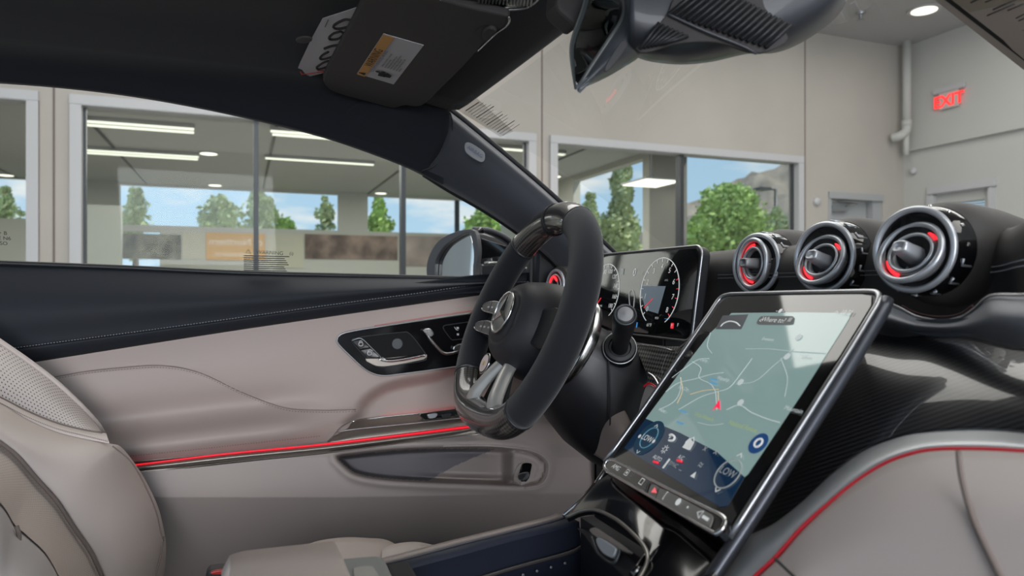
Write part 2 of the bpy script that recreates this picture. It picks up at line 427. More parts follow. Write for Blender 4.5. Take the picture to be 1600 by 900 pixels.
# glazed door on right wall
t = thing('glazed_door', 'pale grey glazed door with drawn blind on the wall under the exit sign', 'door', ((dr[0]+dr[1])/2, YR, 0))
x0, x1 = dr; w = .09
box('door_frame', (x0-.03, YR-.12, 2.1), (x1+.05, YR+.05, 2.2), M['winframe'], t, bev=.01)
box('door_frame', (x0-.05, YR-.11, 0), (x0+.04, YR+.045, 2.098), M['winframe'], t, bev=.01); box('door_frame', (x1-.04, YR-.11, 0), (x1+.03, YR+.045, 2.098), M['winframe'], t, bev=.01)
lf = box('door_leaf', (x0+.04, YR-.03, 1.98), (x1-.04, YR+.01, 2.1), M['wall_cool'], t)
box('door_leaf', (x0+.04, YR-.03, 0), (x0+.14, YR+.01, 1.98), M['wall_cool'], t); box('door_leaf', (x1-.12, YR-.03, 0), (x1-.04, YR+.01, 1.98), M['wall_cool'], t)
box('door_leaf', (x0+.14, YR-.03, 0), (x1-.12, YR+.01, .9), M['wall_cool'], t)
m_bl = mat('blind', (.30, .35, .38), .6)
vs = []; fs = []
for k in range(34):
    z = .92+k*.0315; i = len(vs); vs += [(x0+.14, YR, z), (x1-.12, YR, z), (x1-.12, YR+.02, z+.026), (x0+.14, YR+.02, z+.026)]; fs.append((i, i+1, i+2, i+3))
mesh('blind', vs, fs, m_bl, t, False)
# exit sign
p = PY(1492, 157, YR); t = thing('exit_sign', 'red EXIT sign in a white bracket high on the side wall', 'sign', (p.x, YR-.07, p.z))
hw = abs(PY(1514, 157, YR).x-PY(1472, 157, YR).x)/2; yb = YR-.075
box('sign_bracket', (p.x-hw*1.15, yb-.05, p.z+.10), (p.x+hw*1.15, yb, p.z+.17), M['winframe'], t, bev=.006)
box('sign_panel', (p.x-hw*.72, yb-.035, p.z-.10), (p.x+hw*.72, yb-.015, p.z+.10), mat('sign acrylic', (.62, .50, .48), .3), t)
text('sign_letters', 'EXIT', (p.x, yb-.037, p.z-.01), (1, 0, 0), (0, 0, 1), .19, mat('exit red', (.8, .02, .02), .4, emit=(1, .03, .03), es=1.3), t, bold=.006)
# fire pipe in the corner
t = thing('sprinkler_pipe', 'white vertical pipe with an elbow running down the room corner', 'pipe', (XW+.3, YR-.3, 3))
q = PX(1417, 200, XW+.25)
tube('pipe', [(q.x, q.y, ZC), (q.x, q.y, 3.0)], .05, M['wall_cool'], t, k=16)
tube('pipe_elbow', cr([(q.x, q.y, 3.02), (q.x, q.y-.02, 2.92), (q.x-.02, q.y-.10, 2.86), (q.x-.1, q.y-.13, 2.85)], 14), .055, M['wall_cool'], t, k=16)
tube('pipe', [(q.x, q.y-.01, 2.9), (q.x, q.y-.01, 2.62)], .035, M['wall_cool'], t, k=16)
tube('pipe_collar', [(q.x, q.y, 3.06), (q.x, q.y, 2.98)], .062, M['wall_cool'], t, k=16)
# small wall devices
for px, py, r, lab in ((1275, 315, .05, 'small round white sensor on the wall left of the steel door'), (1428, 267, .045, 'small white sensor in the room corner beside the glazed door')):
    q = PX(px, py, XW+.08) if px < 1400 else PY(px, py, YR-.08)
    ax = (1, 0, 0) if px < 1400 else (0, -1, 0)
    o = lathe('wall_sensor', [(r, 0), (r, .03), (r*.7, .045), (0, .05)], q, ax, M['winframe']); tag(o, lab, 'sensor')
q = PZ(1444, 15, ZC)
t = thing('downlight', 'round lit downlight in the high grey ceiling near the exit wall', 'light', (q.x, q.y, ZC))
lathe('light_trim', [(.17, 0), (.17, .012), (.135, .014)], (q.x, q.y, ZC-.014), (0, 0, 1), M['winframe'], t)
lathe('light_lens', [(.135, -.004), (.13, -.008), (0, -.01)], (q.x, q.y, ZC-.008), (0, 0, 1), M['lamp'], t)
q = PZ(1345, 20, ZC)
t = thing('ceiling_sprinkler', 'small fire sprinkler head hanging from the high ceiling', 'sprinkler', (q.x, q.y, ZC))
lathe('escutcheon', [(.05, 0), (.045, -.015), (.02, -.02), (.015, -.07), (0, -.07)], (q.x, q.y, ZC), (0, 0, 1), M['satin'], t)
lathe('deflector', [(0, -.085), (.04, -.085), (.04, -.09), (0, -.09)], (q.x, q.y, ZC), (0, 0, 1), M['satin'], t)

# ---- office room behind the windows
XB = -14.5; YE = 5.6; ZO = 2.95
def byy(px): return PX(px, 330, XB).y
hb = [(byy(-150), byy(52), 2.2, 2.92), (byy(188), byy(528), 2.15, 2.90), (byy(574), byy(810), 2.15, 2.90), (byy(188), byy(250), 1.1, 2.02)]
cells('wall_back', [-12, YE], [0, ZO], hb, lambda a, b: (XB, a, b), M['officewall'], .12)
for i, px in enumerate((714,)):
    tag(box('window_%d' % (i+4), (XB-.03, byy(px)-.05, 2.15), (XB+.03, byy(px)+.05, 2.9), M['mullion']), kind='structure')
ye0 = -10.8
cells('wall_office_side', [XB, XW-.1], [0, ZO], [(-10.75, -8.42, .25, 2.86), (-7.66, XW-.1, .25, 2.9)], lambda a, b: (a, YE, b), M['officewall'], .14)
tag(mesh('ceiling_office', [(XB, -12, ZO), (XW-.1, -12, ZO), (XW-.1, YE, ZO), (XB, YE, ZO)], [(0, 3, 2, 1)], M['officeceil'], None, False), kind='structure')
tag(mesh('wall_office_end', [(XB, -9.5, 0), (XW, -9.5, 0), (XW, -9.5, ZO), (XB, -9.5, ZO)], [(0, 1, 2, 3)], M['officewall'], None, False), kind='structure')
c0 = PY(1010, 300, YE-.25); c1 = PY(1056, 300, YE-.25)
tag(box('column', (c0.x, YE-.2, 0), (c1.x, YE-.075, ZO), mat('column paint', (.22, .215, .2), .8)), 'dark square column at the glazed corner of the office', 'column')
# office partition seen near the left edge of the long window
q = PX(190, 400, -11.5)
tag(box('office_partition', (-11.6, PX(134, 400, -11.5).y, 0), (-11.5, q.y, 2.2), mat('partition', (.45, .46, .43), .7), bev=.01), 'pale office partition standing behind the long window', 'partition')
# ceiling joints
for k in range(7):
    y = -8+k*2.1
    tag(box('trim_%d' % (10+k), (XB, y-.02, ZO-.012), (XW-.1, y+.02, ZO-.002), M['mullion']), kind='structure')
# strip lights; the last three are doubles added for reflections in the glass
strips = [(132, 183, 303, 207), (132, 232, 310, 247), (421, 203, 540, 214), (413, 247, 588, 257), (862, 238, 880, 243), (775, 231, 818, 235), (134, 188, 303, 213), (136, 236, 309, 251), (424, 208, 540, 219)]
for i, (x0, y0, x1, y1) in enumerate(strips):
    a, b = PZ(x0, (y0+y1)/2-2, ZO-.05), PZ(x1, (y0+y1)/2+2, ZO-.05)
    lab = ['strip light nearest the upper left corner of the long window', 'strip light below it at the left of the long window, second row', 'strip light right of the first mullion in the upper row', 'long strip light right of the first mullion in the second row', 'short strip light at the left edge of the right hand window', 'short strip light seen just beyond the windscreen pillar', 'double of the topmost strip at the upper left, added for its reflection in the glass', 'double of the second row strip at the left, added for its reflection in the glass', 'double of the upper strip right of the first mullion, added for its reflection in the glass'][i]
    t = thing('strip_light', 'lit ' + lab, 'light', tuple((a+b)/2), 'strip lights on the office ceiling')
    xm = (a.x+b.x)/2
    box('light_body', (xm-.055, a.y, ZO-.05), (xm+.055, b.y, ZO-.005), M['winframe'], t)
    box('light_diffuser', (xm-.045, a.y+.01, ZO-.062), (xm+.045, b.y-.01, ZO-.05), M['tubelamp'], t)
dl = [(326, 239, 'just right of the left strip lights'), (336, 296, 'low beside the left office window'), (595, 307, 'above the middle office window'), (735, 313, 'near the windscreen pillar end'), (9, 317, 'in the window at the left edge of the photo'), (866, 275, 'at the left edge of the right hand window')]
for px, py, lab in dl:
    q = PZ(px, py, ZO)
    if q.x < XB+.3: q = CAM+(q-CAM)*((XB+.3-CAM.x)/(q.x-CAM.x)); q.z = ZO
    t = thing('round_downlight', 'small lit round downlight ' + lab, 'light', tuple(q), 'round downlights on the office ceiling')
    lathe('light_trim', [(.15, -.001), (.15, -.012), (.12, -.016)], q, (0, 0, 1), M['winframe'], t, k=24)
    lathe('light_lens', [(.12, -.016), (0, -.02)], q, (0, 0, 1), M['lamp'], t, k=24)
q = CAM+ray(1018, 286)*9.2  # made-up panel and rod in place of a ceiling light's reflection in the pane
t = thing('reflection_light_panel', 'made-up lit square panel standing in for a ceiling light reflected in the right hand window', 'light', tuple(q))
box('light_frame', (q.x-.32, q.y-.28, q.z), (q.x+.32, q.y+.28, q.z+.02), M['winframe'], t); tube('light_rod', [q+Vector((0, 0, .02)), Vector((q.x, q.y, ZO))], .012, M['winframe'], t)
box('light_diffuser', (q.x-.30, q.y-.26, q.z-.008), (q.x+.30, q.y+.26, q.z), M['lamp'], t)
# banners under the office windows
def banner(px0, px1, z0, z1, m, lab, x=XB+.063, txt=None):
    y0, y1 = byy(px0), byy(px1)
    o = box('banner', (x, y0, z0), (x+.02, y1, z1), m); tag(o, lab, 'banner')
    for s, zz, sz, mm in txt or ():
        text('banner_text', s, (x+.023, (y0+y1)/2, zz), (0, -1, 0), (0, 0, 1), sz, mm, o)
    return o
m_bn = mat('pale banner cloth', (.55, .53, .42), .8); m_bo = mat('ochre banner cloth', (.66, .38, .12), .8); m_bl2 = mat('light lettering', (.85, .8, .65), .8)
banner(285, 321, 1.52, 2.04, m_bn, 'pale cream banner left of the ochre banner in the office')
banner(322, 414, 1.50, 2.04, m_bo, 'ochre banner with pale reversed lettering below the office window', x=XB+.084, txt=[('of Northern', 1.86, .20, m_bl2), ('is dedicated to', 1.62, .13, m_bl2)])
banner(415, 474, 1.36, 2.04, m_bn, 'pale cream banner with reversed lettering right of the ochre banner', txt=[('Best', 1.86, .2, mat('faint lettering', (.52, .51, .45), .8))])
banner(476, 620, 1.55, 2.06, mat('brown mural', (.22, .16, .13), .8, noise=.8, nscale=2.2), 'dark brown mural panel under the middle office window')
banner(626, 760, 1.42, 2.08, mat('car mural', (.36, .30, .27), .8, noise=.5, nscale=1.2), 'grey brown mural panel showing a car beyond the second mullion')
banner(192, 283, 1.5, 1.98, mat('dark shelf mural', (.16, .16, .12), .8, noise=.9, nscale=3.5), 'dark mottled poster beside the cream banner, far left of the long window')
tag(box('service_counter', (XB+.3, byy(225), 0), (XB+.9, byy(290), 1.25), M['officewall'], bev=.02), 'pale service counter against the office back wall', 'counter')

# ---- outdoors
tag(mesh('ground_outside', [(-400, -300, -.3), (-15, -300, -.3), (-15, 400, -.3), (-400, 400, -.3)], [(0, 1, 2, 3)], mat('dry grass', (.16, .17, .08), .9, noise=.3, nscale=.3), None, False), kind='structure')
tag(mesh('ground_yard', [(-15, YE+.2, -.25), (XW-.2, YE+.2, -.25), (XW-.2, 60, -.25), (-15, 60, -.25)], [(0, 1, 2, 3)], bpy.data.materials['dry grass'], None, False), kind='structure')
# mountain
rng = np.random.default_rng(3)
ridge = cr([(840, 420), (1000, 380), (1062, 322), (1110, 305), (1150, 283), (1190, 266), (1235, 255), (1300, 238), (1380, 262), (1500, 330), (1600, 420)], 70)
rows = []
for i in range(26):
    t = i/25.0; row = []
    for j, (px, py) in enumerate(ridge):
        D = 420-200*(1-t)*1.0
        r = ray(px, py); h = (r.z*420)
        g = CAM+Vector((r.x, r.y, 0))*D
        nz_ = rng.normal()*2.2*(1 if 0 < i < 25 else .5)+math.sin(j*1.1+i*.5)*2.5*(t < 1)
        g.z = -2+(h+3)*t**1.15+nz_*t
        row.append(g)
    rows.append(row)
o = grid('mountain_ridge', rows, mat('hazy mountain scrub', (.23, .20, .165), 1, noise=.35, nscale=.05)); tag(o, kind='structure')
# trees
def leafcol(name, c): return mat(name, c, .7, noise=.35, nscale=1.5)
L1, L2, L3 = leafcol('poplar leaves', (.42, .47, .26)), leafcol('bright leaves', (.38, .52, .16)), leafcol('dull leaves', (.46, .52, .30))
m_tr = mat('bark', (.10, .08, .06), .9)
def tree(px, ytop, ybot, wpx, dist, mt, lab, n=2600, lobes=9, seed=1, shape='round', kind='tree'):
    rnd = random.Random(seed); base = CAM+(AX+RT*((px-800)/FP))*dist; base.z = -.25
    ztop = CAM.z+(450-ytop)/FP*dist; zb = CAM.z+(450-ybot)/FP*dist; w = wpx/FP*dist/2
    t = thing(kind, lab, 'tree', tuple(base))
    tube('trunk', [base, base+Vector((0, 0, (zb+.25)*.6+.5)), Vector((base.x, base.y, (zb+ztop)/2)), Vector((base.x+.1, base.y, ztop-.2))], lambda s: .16*(1-s*.85), m_tr, t, k=8)
    cen = []
    for k in range(lobes):
        f = (k+.5)/lobes; z = zb+(ztop-zb)*f
        ww = w*(math.sin(PI*min(1, f*.9+.12))**.6) if shape == 'round' else w*(1-f*.72)*(1 if f > .1 else .7)
        a = rnd.uniform(0, 2*PI); rr = ww*rnd.uniform(.2, .62)
        cen.append((base.x+math.cos(a)*rr, base.y+math.sin(a)*rr, z, ww*rnd.uniform(.45, .7)))
        a += 2.5; cen.append((base.x+math.cos(a)*rr, base.y+math.sin(a)*rr, z, ww*rnd.uniform(.35, .6)))
    vs = []; fs = []; s = dist*.0036; n = int(n*1.7)
    for k in range(n):
        cx, cy, cz, R_ = rnd.choice(cen); d = Vector((rnd.gauss(0, 1), rnd.gauss(0, 1), rnd.gauss(0, 1))).normalized()*R_*rnd.uniform(.55, 1.05)
        c = Vector((cx, cy, cz+d.z*.0))+Vector((d.x, d.y, d.z*1.1)); u = Vector((rnd.gauss(0, 1), rnd.gauss(0, 1), rnd.gauss(0, 1))).normalized(); v = u.orthogonal().normalized()
        q = s*rnd.uniform(.6, 1.5); i = len(vs); vs += [c-u*q, c+v*q*.6, c+u*q, c-v*q*.6]; fs.append((i, i+1, i+2, i+3))
    mesh('crown', vs, fs, mt, t, False)
tree(970, 238, 420, 90, 26, L1, 'tall poplar seen in the left pane of the right hand window', 5200, 14, 4, 'cone', 'poplar_tree')
tree(922, 300, 420, 50, 25, L1, 'lower leafy tree left of the tall poplar', 1800, 8, 5)
tree(1140, 292, 410, 120, 34, L2, 'broad bright green tree below the mountain', 7000, 14, 6, kind='broadleaf_tree')
tree(1090, 338, 420, 70, 30, L2, 'green bush at the foot of the broad tree on its left', 2600, 8, 7)
tree(1212, 325, 420, 70, 38, L3, 'dull green tree at the right edge of the right hand window', 3600, 10, 8)
tree(212, 292, 400, 62, 27, L3, 'thin tree in the left end of the office back window', 900, 9, 9, kind='young_tree')
tree(345, 308, 400, 90, 30, L3, 'spreading tree left of the first mullion in the office back window', 1500, 8, 10, kind='young_tree')
tree(405, 300, 400, 90, 33, L3, 'tree right behind the first mullion', 1500, 8, 11, kind='young_tree')
tree(445, 342, 400, 60, 30, L2, 'low bush right of the first mullion', 900, 6, 12)
tree(508, 305, 400, 34, 30, L3, 'slim tree at the right end of the first office back window', 500, 8, 13, kind='young_tree')
tree(592, 303, 400, 44, 28, L2, 'green tree in the left end of the middle office window', 1400, 9, 14, kind='young_tree')
tree(755, 322, 400, 70, 31, L2, 'green tree above the exterior mirror', 1500, 8, 15)
tree(8, 290, 400, 50, 30, L3, 'tree in the window at the left edge of the photo', 900, 8, 16)
p = CAM+(AX+RT*((1212-800)/FP))*40; p.z = -.2
t = thing('street_lamp', 'dark street lamp with one square head in front of the mountain', 'street lamp', tuple(p))
zt = CAM.z+(450-296)/FP*40
tube('lamp_pole', [p, (p.x, p.y, zt)], .09, M['mullion'], t); q = p-RT*.75
box('lamp_head', (q.x-.35, q.y-.35, zt-.05), (q.x+.35, q.y+.35, zt+.09), M['mullion'], t); tube('lamp_arm', [(p.x, p.y, zt), (q.x, q.y, zt)], .05, M['mullion'], t)

# ================================================================ the car: headliner, pillar, glass
zr = cr([(-1.3, 1.20), (-.8, 1.24), (-.32, 1.243), (.02, 1.22)], 30)
rail_px = [(-60, 127), (0, 130), (100, 138), (200, 150), (300, 167), (400, 188), (500, 213), (570, 236), (640, 263), (690, 289)]
rl = [PX(a, b, -.60) for a, b in cr(rail_px, 44)]
rl = [Vector((-.58, -1.3, 1.19)), Vector((-.59, -.9, 1.225))] + rl
def hdr(x): return .375-.16*abs(x)**2*.9                     # y of the header edge
rows = []
for p in rl:
    y = p.y; e = max(0, (y-.05)/.28)                        # sweeps forward with the rail
    sec = []
    tz = 1.290-.010*e
    for k in range(11):                                     # rail roll
        f = k/10.0
        sec.append(Vector((p.x+.012+(.085*f**2.3), y+.0*f, p.z+(tz-.01-p.z)*math.sin(f*PI/2)**1.0)))
    for x in (-.44, -.36, -.25, -.1, .1, .3, .5, .62):
        sec.append(Vector((x, y, tz+.028*(1-(x/.6)**2))))
    rows.append(sec)
t = thing('headliner', 'near-black cloth roof lining above the driver side', 'headliner', (0, 0, 1.3))
# clip forward ends along the header
for i, r in enumerate(rows):
    for k, v in enumerate(r):
        lim = .335+.05*(1-(v.x/.58)**2) if k > 6 else 9
        if v.y > lim: v.y = lim
last = [v.copy() for v in rows[-1]]
o = grid('ceiling_lining', rows, M['liner'], t, thick=.02)
hd = []
for k in range(24):
    x = -.535+k*1.15/23; z = 1.252+.034*(1-(x/.6)**2)
    hd.append(Vector((x, .333+.05*(1-(x/.58)**2), z)))
rows = []
for dy, dz in ((-.17, .012), (-.12, .004), (-.06, -.004), (-.02, -.012), (.0, -.010), (.015, .0), (.02, .03)):
    rows.append([v+Vector((0, dy, dz)) for v in hd])
grid('front_header', rows, M['liner'], t, thick=.012)
q = PX(472, 60, -.33); n_ = Vector((0, 0, -1))
q = PZ(475, 61, 1.272)
lathe('coat_hook_cap', [(.008, 0), (.0075, .002), (.004, .003), (0, .003)], q, (0.1, 0, -1), M['visor'], t, sx=1.5)
# dome lamp above the header
dome = cr([(700, -60), (690, 3), (760, 12), (805, 14), (828, 8), (845, -8), (850, -60)], 30)
dz_ = 1.252
slab('dome_lamp', [PZ(a, b, dz_) for a, b in dome], .012, M['gloss'], t, bev=.003)
tube('dome_lamp_ring', [PZ(a, b, dz_-.001) for a, b in cr([(700, -50), (690, 3), (760, 13), (805, 15), (830, 8), (848, -10)], 30)], .0014, M['chrome'], t)
for k in range(16):
    x = 748+k*5.4; q = PZ(x, 4+k*.35, dz_-.003)
    tube('lamp_facet', [q, PZ(x+3, -9, dz_-.003)], .0011, M['satin'], t, k=6)

# ---- windscreen pillar
low = [(700, 296), (730, 312), (770, 336), (810, 362), (845, 392), (880, 428), (905, 452)]
up = [(705, 178), (740, 204), (790, 243), (840, 288), (890, 333), (930, 370), (958, 396)]
join = [(703, 176), (708, 200), (697, 232), (680, 258), (655, 268)]
t = thing('windscreen_pillar', 'dark woven cloth windscreen pillar between side window and windscreen', 'pillar', tuple(PX(800, 320, -.62)))
L0 = cr([(662, 272), (700, 296), (770, 337), (845, 392), (905, 455)], 40); U0 = cr([(702, 174), (740, 204), (840, 288), (930, 370), (975, 412)], 40)
rows = []
for i in range(12):
    f = i/11.0
    row = []
    for j in range(40):
        px = L0[j][0]*(1-f)+U0[j][0]*f; py = L0[j][1]*(1-f)+U0[j][1]*f
        g = j/39.0
        if j < 6:                                             # follow the curved joint with the headliner
            px += 13*math.sin(PI*f)*(1-j/6)**1.5; py += 4*math.sin(PI*f)*(1-j/6)
        X = (-.595-.055*g)+(.045*math.sin(min(1, f*1.25)*PI*.62))-(.03 if f > .98 else 0)
        row.append(PX(px, py, X))
    rows.append(row)
grid('pillar_trim', rows, M['pillar'], t, thick=.02)
tube('pillar_seal', [PX(a, b, -.60-.0014*i) for i, (a, b) in enumerate(cr([(702, 170), (742, 202), (842, 286), (932, 368), (975, 410)], 40))], .0055, M['blk'], t)
tube('window_seal', [PX(a, b, -.607-.0014*i) for i, (a, b) in enumerate(cr([(662, 273), (700, 297), (770, 338), (845, 393), (905, 456)], 40))], .004, M['blk'], t)
tube('joint', [PX(a, b, X) for (a, b), X in zip(cr(join, 16), np.linspace(-.545, -.585, 16))], .0016, M['blk'], t)
# corner filler between headliner rail and pillar
rows = []
for i in range(10):
    f = i/9.0; row = []
    A0 = cr([(500, 213), (570, 236), (640, 263), (663, 273)], 24); B0 = cr([(600, 120), (640, 150), (675, 160), (703, 173)], 24)
    for j in range(24):
        px = A0[j][0]*(1-f)+B0[j][0]*f; py = A0[j][1]*(1-f)+B0[j][1]*f
        g = j/23.0
        if g > .6: px += 11*math.sin(PI*f)*((g-.6)/.4)**2; py += 4*math.sin(PI*f)*((g-.6)/.4)**2
        row.append(PX(px, py, -.60+.055*math.sin(f*PI/2)-.012*(1-min(1, g*6))))
    rows.append(row)
grid('corner_lining', rows, M['liner'], bpy.data.objects['headliner'], thick=.01)
# airbag badge
def pbadge(px, py): return PX(px, py, -.556)
bd = cr([(728, 223), (737, 224), (755, 236), (758, 244), (756, 252), (748, 252), (730, 240), (726, 231)], 32, True)
b = slab('airbag_badge', [pbadge(*p) for p in bd], .004, mat('pale grey badge', (.26, .27, .29), .5), t, bev=.0008)
e0, e1 = pbadge(731, 230), pbadge(753, 245)
nn = (e1-e0).cross(Vector((0, 0, 1))).normalized(); nn = nn if nn.dot(CAM-e0) > 0 else -nn
xd = (e1-e0).normalized(); yd = nn.cross(xd)
text('badge_text', 'AIRBAG', (e0+e1)/2+nn*.0015, xd, yd, .009, M['blueink'], b)

# ---- glass
t = thing('windscreen', 'clear windscreen between the black headliner and the dashboard', 'windscreen', (0, .7, 1.1))
rows = []
for i in range(14):
    f = i/13.0; rows.append([Vector((x*(1+.12*f), .372+.02-.05*(x/.58)**2+f*(.70-.1*(x/.6)**2), 1.272-.03*(x/.58)**2-.33*f**1.05-.02*math.sin(f*PI)*-1)) for x in np.linspace(-.545, .56, 16)])
grid('windscreen_glass', rows, M['cglass'], t)
def WSP(px, py):                                        # point on the windscreen
    r = ray(px, py); lo, hi = .2, 2.0
    def side(tt):
        p = CAM+r*tt; x = p.x
        f = (p.y-(.392-.05*(x/.58)**2))/(.70-.1*(x/.6)**2)
        zz = 1.272-.03*(x/.58)**2-.33*max(f, 0)**1.05+.02*math.sin(max(0, min(1, f))*PI)
        return p.z-zz
    for _ in range(50):
        m_ = (lo+hi)/2
        if side(m_) > 0: hi = m_
        else: lo = m_
    return CAM+r*(lo-.003)
# small printed sticker on the windscreen corner (lines of small print)
st = thing('windscreen_sticker', 'small clear sticker with fine print in the upper driver corner of the windscreen', 'sticker', tuple(WSP(750, 185)))
sk = [WSP(704, 165), WSP(738, 147), WSP(802, 205), WSP(782, 214)]
sm = glassy('clear film', (.86, .85, .82), .01)
mesh('sticker_film', sk, [(0, 1, 2, 3)], sm, st, False)
ux = (sk[1]-sk[0]).normalized(); vx = (sk[3]-sk[0]).normalized(); un = ux.cross(vx); un = un if un.dot(CAM-sk[0]) > 0 else -un; vy = un.cross(ux); vy = vy if vy.dot(vx) < 0 else -vy
def stt(px, py, s, size, m=M['ink']): text('sticker_print', s, WSP(px, py)+un*.001, WSP(px+17, py-12)-WSP(px, py), vy, size, m, st, bold=.0)
stt(714, 165, 'AMG', .0075)
rnd = random.Random(2)
for k in range(15):
    px, py = 722+k*4.1, 172+k*2.75
    s = ' '.join('x'*rnd.randint(2, 5) for _ in range(3))
    L_ = rnd.uniform(16, 28); a = WSP(px+6, py+1); bq = WSP(px+6+L_, py+1-L_*.66)
    tube('print_line', [a, bq], .0004 if k % 4 else .0008, M['faintink'], st, k=4)
t2 = thing('side_window', 'clear driver side window above the door, with small etched warning', 'window', (-.7, .1, 1.0))
sw = [PX(a, b, -.60-.1*max(0, (b-100)/340)-.0) for a, b in [(-80, 440), (-80, 120), (0, 126), (100, 134), (200, 146), (300, 163), (400, 184), (500, 209), (640, 258), (700, 292), (770, 332), (845, 388), (890, 432), (890, 450)]]
mesh('window_glass', sw, [tuple(range(len(sw)))], M['cglass'], t2, False)
def SWP(px, py): return PX(px, py, -.60-.1*max(0, (py-100)/340)+.004)
def stxt(px, py, s, h, m=M['ink'], al='LEFT'):
    p = SWP(px, py); text('etched_text', s, p, SWP(px+20, py+1)-p, SWP(px, py-20)-p, h, m, t2, align=al)
stxt(400, 394, 'WARNING', .0092); stxt(383, 393, '\u25B3', .010); stxt(452, 396, '(i)', .008)
for k in range(8):
    y = 399.5+k*3.2
    tube('etched_line', [SWP(381, y), SWP(452-(k*7 % 9), y+1.5)], .0011, M['greyink'], t2, k=4)
for k, s in enumerate(('+ B', 'E N6', 'ISO')):
    stxt(-3, 364+k*8, s, .008)

# ---- sun visor with labels
VO = Vector((-.3, .1, 1.281-.0164)); VN = Vector((0, -.164, -1)).normalized()
def VP(px, py, off=0): return PN(px, py, VO+VN*off, VN)
t = thing('sun_visor', 'grey sun visor folded up against the roof, orange and white warning label on it', 'sun visor', tuple(VO))
vo = [(575, -40), (566, 0), (538, 55), (506, 116), (506, 130), (513, 139), (530, 147), (570, 158), (612, 169), (622, 168), (634, 165), (650, 167), (664, 163), (690, 138), (730, 98), (757, 66), (762, 62), (775, 52), (785, 46), (793, 38), (795, 28), (790, 25), (740, 14), (690, 3), (640, -12)]
pts = []
for a, b in zip(vo, vo[1:]+vo[:1]):
    pts.append(a)
vs_ = cr(vo[1:23], 80); vs_ = [(575, -40)]+vs_+[(640, -12)]
slab('visor_body', [VP(*p) for p in vs_], .010, M['visor'], t, bev=.003, seg=3)
rc = cr([(742, 60), (742, 50), (750, 43), (762, 40), (772, 42), (778, 46), (768, 56), (757, 66), (750, 66)], 24, True)
slab('finger_recess', [VP(*p, .0006) for p in rc], .003, M['blk'], t)
slab('clip', [VP(*p, .004) for p in cr([(753, 60), (755, 50), (765, 45), (776, 50), (764, 61)], 20, True)], .006, M['visor'], t, bev=.0015)
tube('visor_seam', [VP(*p, .0008) for p in cr([(745, 81), (765, 62), (778, 50), (790, 42), (796, 33), (795, 26)], 20)], .0012, M['chrome'], t, k=6)
c4 = [(599, 53), (662, 71), (615, 132), (558, 115)]
Q = [VP(*p, .001) for p in c4]
lab = slab('warning_label', Q, .0008, M['whitepaper'], t)
def bil(u, v, off=.0012):
    a = Q[0]*(1-u)+Q[1]*u; b = Q[3]*(1-u)+Q[2]*u; return a*(1-v)+b*v+VN*off
slab('label_band', [bil(-.0, 0), bil(.27, 0), bil(.21, 1), bil(0, 1)], .0004, M['orange'], lab)
xd = bil(.1, 0)-bil(.1, 1); yd = bil(0, .5)-bil(.5, .5)
text('label_word', 'WARNING', bil(.125, .5, .0016), xd, yd, .0155, M['ink'], lab)
text('label_symbol', '\u25B2', bil(.1, .93, .0016), xd, yd, .014, M['ink'], lab)
text('label_heading', 'EVEN WITH ADVANCED AIR BAGS', bil(.30, .55, .0016), xd, yd, .0062, M['blueink'], lab)
for k, s in enumerate(('Children can be killed or seriously', 'injured by the air bag', 'The back seat is the safest place', 'Never put a rear-facing child seat in', 'the front unless air bag is off', 'Always use seat belts and child', 'restraints')):
    u = .43+k*.075
    text('label_line', s, bil(u+.0, .64, .0016), xd, yd, .0042, M['ink'], lab, align='LEFT')
# little seated figures pictogram
for k, (u, v, r) in enumerate(((.42, .80, .006), (.55, .78, .006))):
    lathe('pictogram', [(r*.55, 0), (r*.55, .0003), (0, .0003)], bil(u, v-.02, .0014), VN, M['ink'], lab, k=16)
    slab('pictogram', [bil(u+.04, v, .0018), bil(u+.12, v-.03, .0018), bil(u+.24, v+.0, .0018), bil(u+.24, v+.06, .0018), bil(u+.06, v+.07, .0018)], .0003, M['ink'], lab)
# white paper tucked behind the visor
def VQ(px, py): return VP(px, py, -.0115)
pp = [(560, 11), (504, 28), (485, 66), (470, 100), (458, 126), (505, 114), (540, 105), (590, 60)]
pp = [(560, 11), (504, 29), (486, 62), (468, 100), (458, 126), (506, 114), (560, 100), (600, 20)]
t = thing('paper_note', 'white paper with large black digits tucked behind the sun visor', 'paper', tuple(VQ(520, 70)))
slab('paper_sheet', [VQ(*p) for p in pp], .0006, M['whitepaper'], t)
def pen(pts, r=.0016, m=M['ink'], c=False): tube('digit', [VP(*p, -.0105) for p in cr(pts, 26, c)], r, m, t, k=6, closed=False)
pen([(548, 31), (538, 31), (524, 38), (521, 43), (528, 45), (540, 43), (548, 40)])
pen([(532, 49), (520, 53), (514, 60), (520, 62), (530, 60), (537, 53), (532, 49)])
pen([(507, 76), (518, 72), (530, 70)], .0018)
pen([(513, 81), (504, 86), (500, 92), (508, 92), (520, 88), (528, 84)])
pen([(526, 95), (510, 96), (496, 104), (496, 108), (504, 107), (514, 103)])
tube('pen_mark', [VP(*p, -.0105) for p in cr([(470, 113), (473, 116), (492, 114), (510, 112)], 14)], .0007, M['redink'], t, k=5)
tube('pen_mark', [VP(*p, -.0105) for p in [(469, 112), (474, 121)]], .0007, M['redink'], t, k=5)
tube('pen_mark', [VP(*p, -.0105) for p in [(496, 110), (512, 111)]], .0007, M['redink'], t, k=5)
tube('small_print', [VP(*p, -.0105) for p in [(513, 31), (508, 42)]], .0006, M['greyink'], t, k=5)

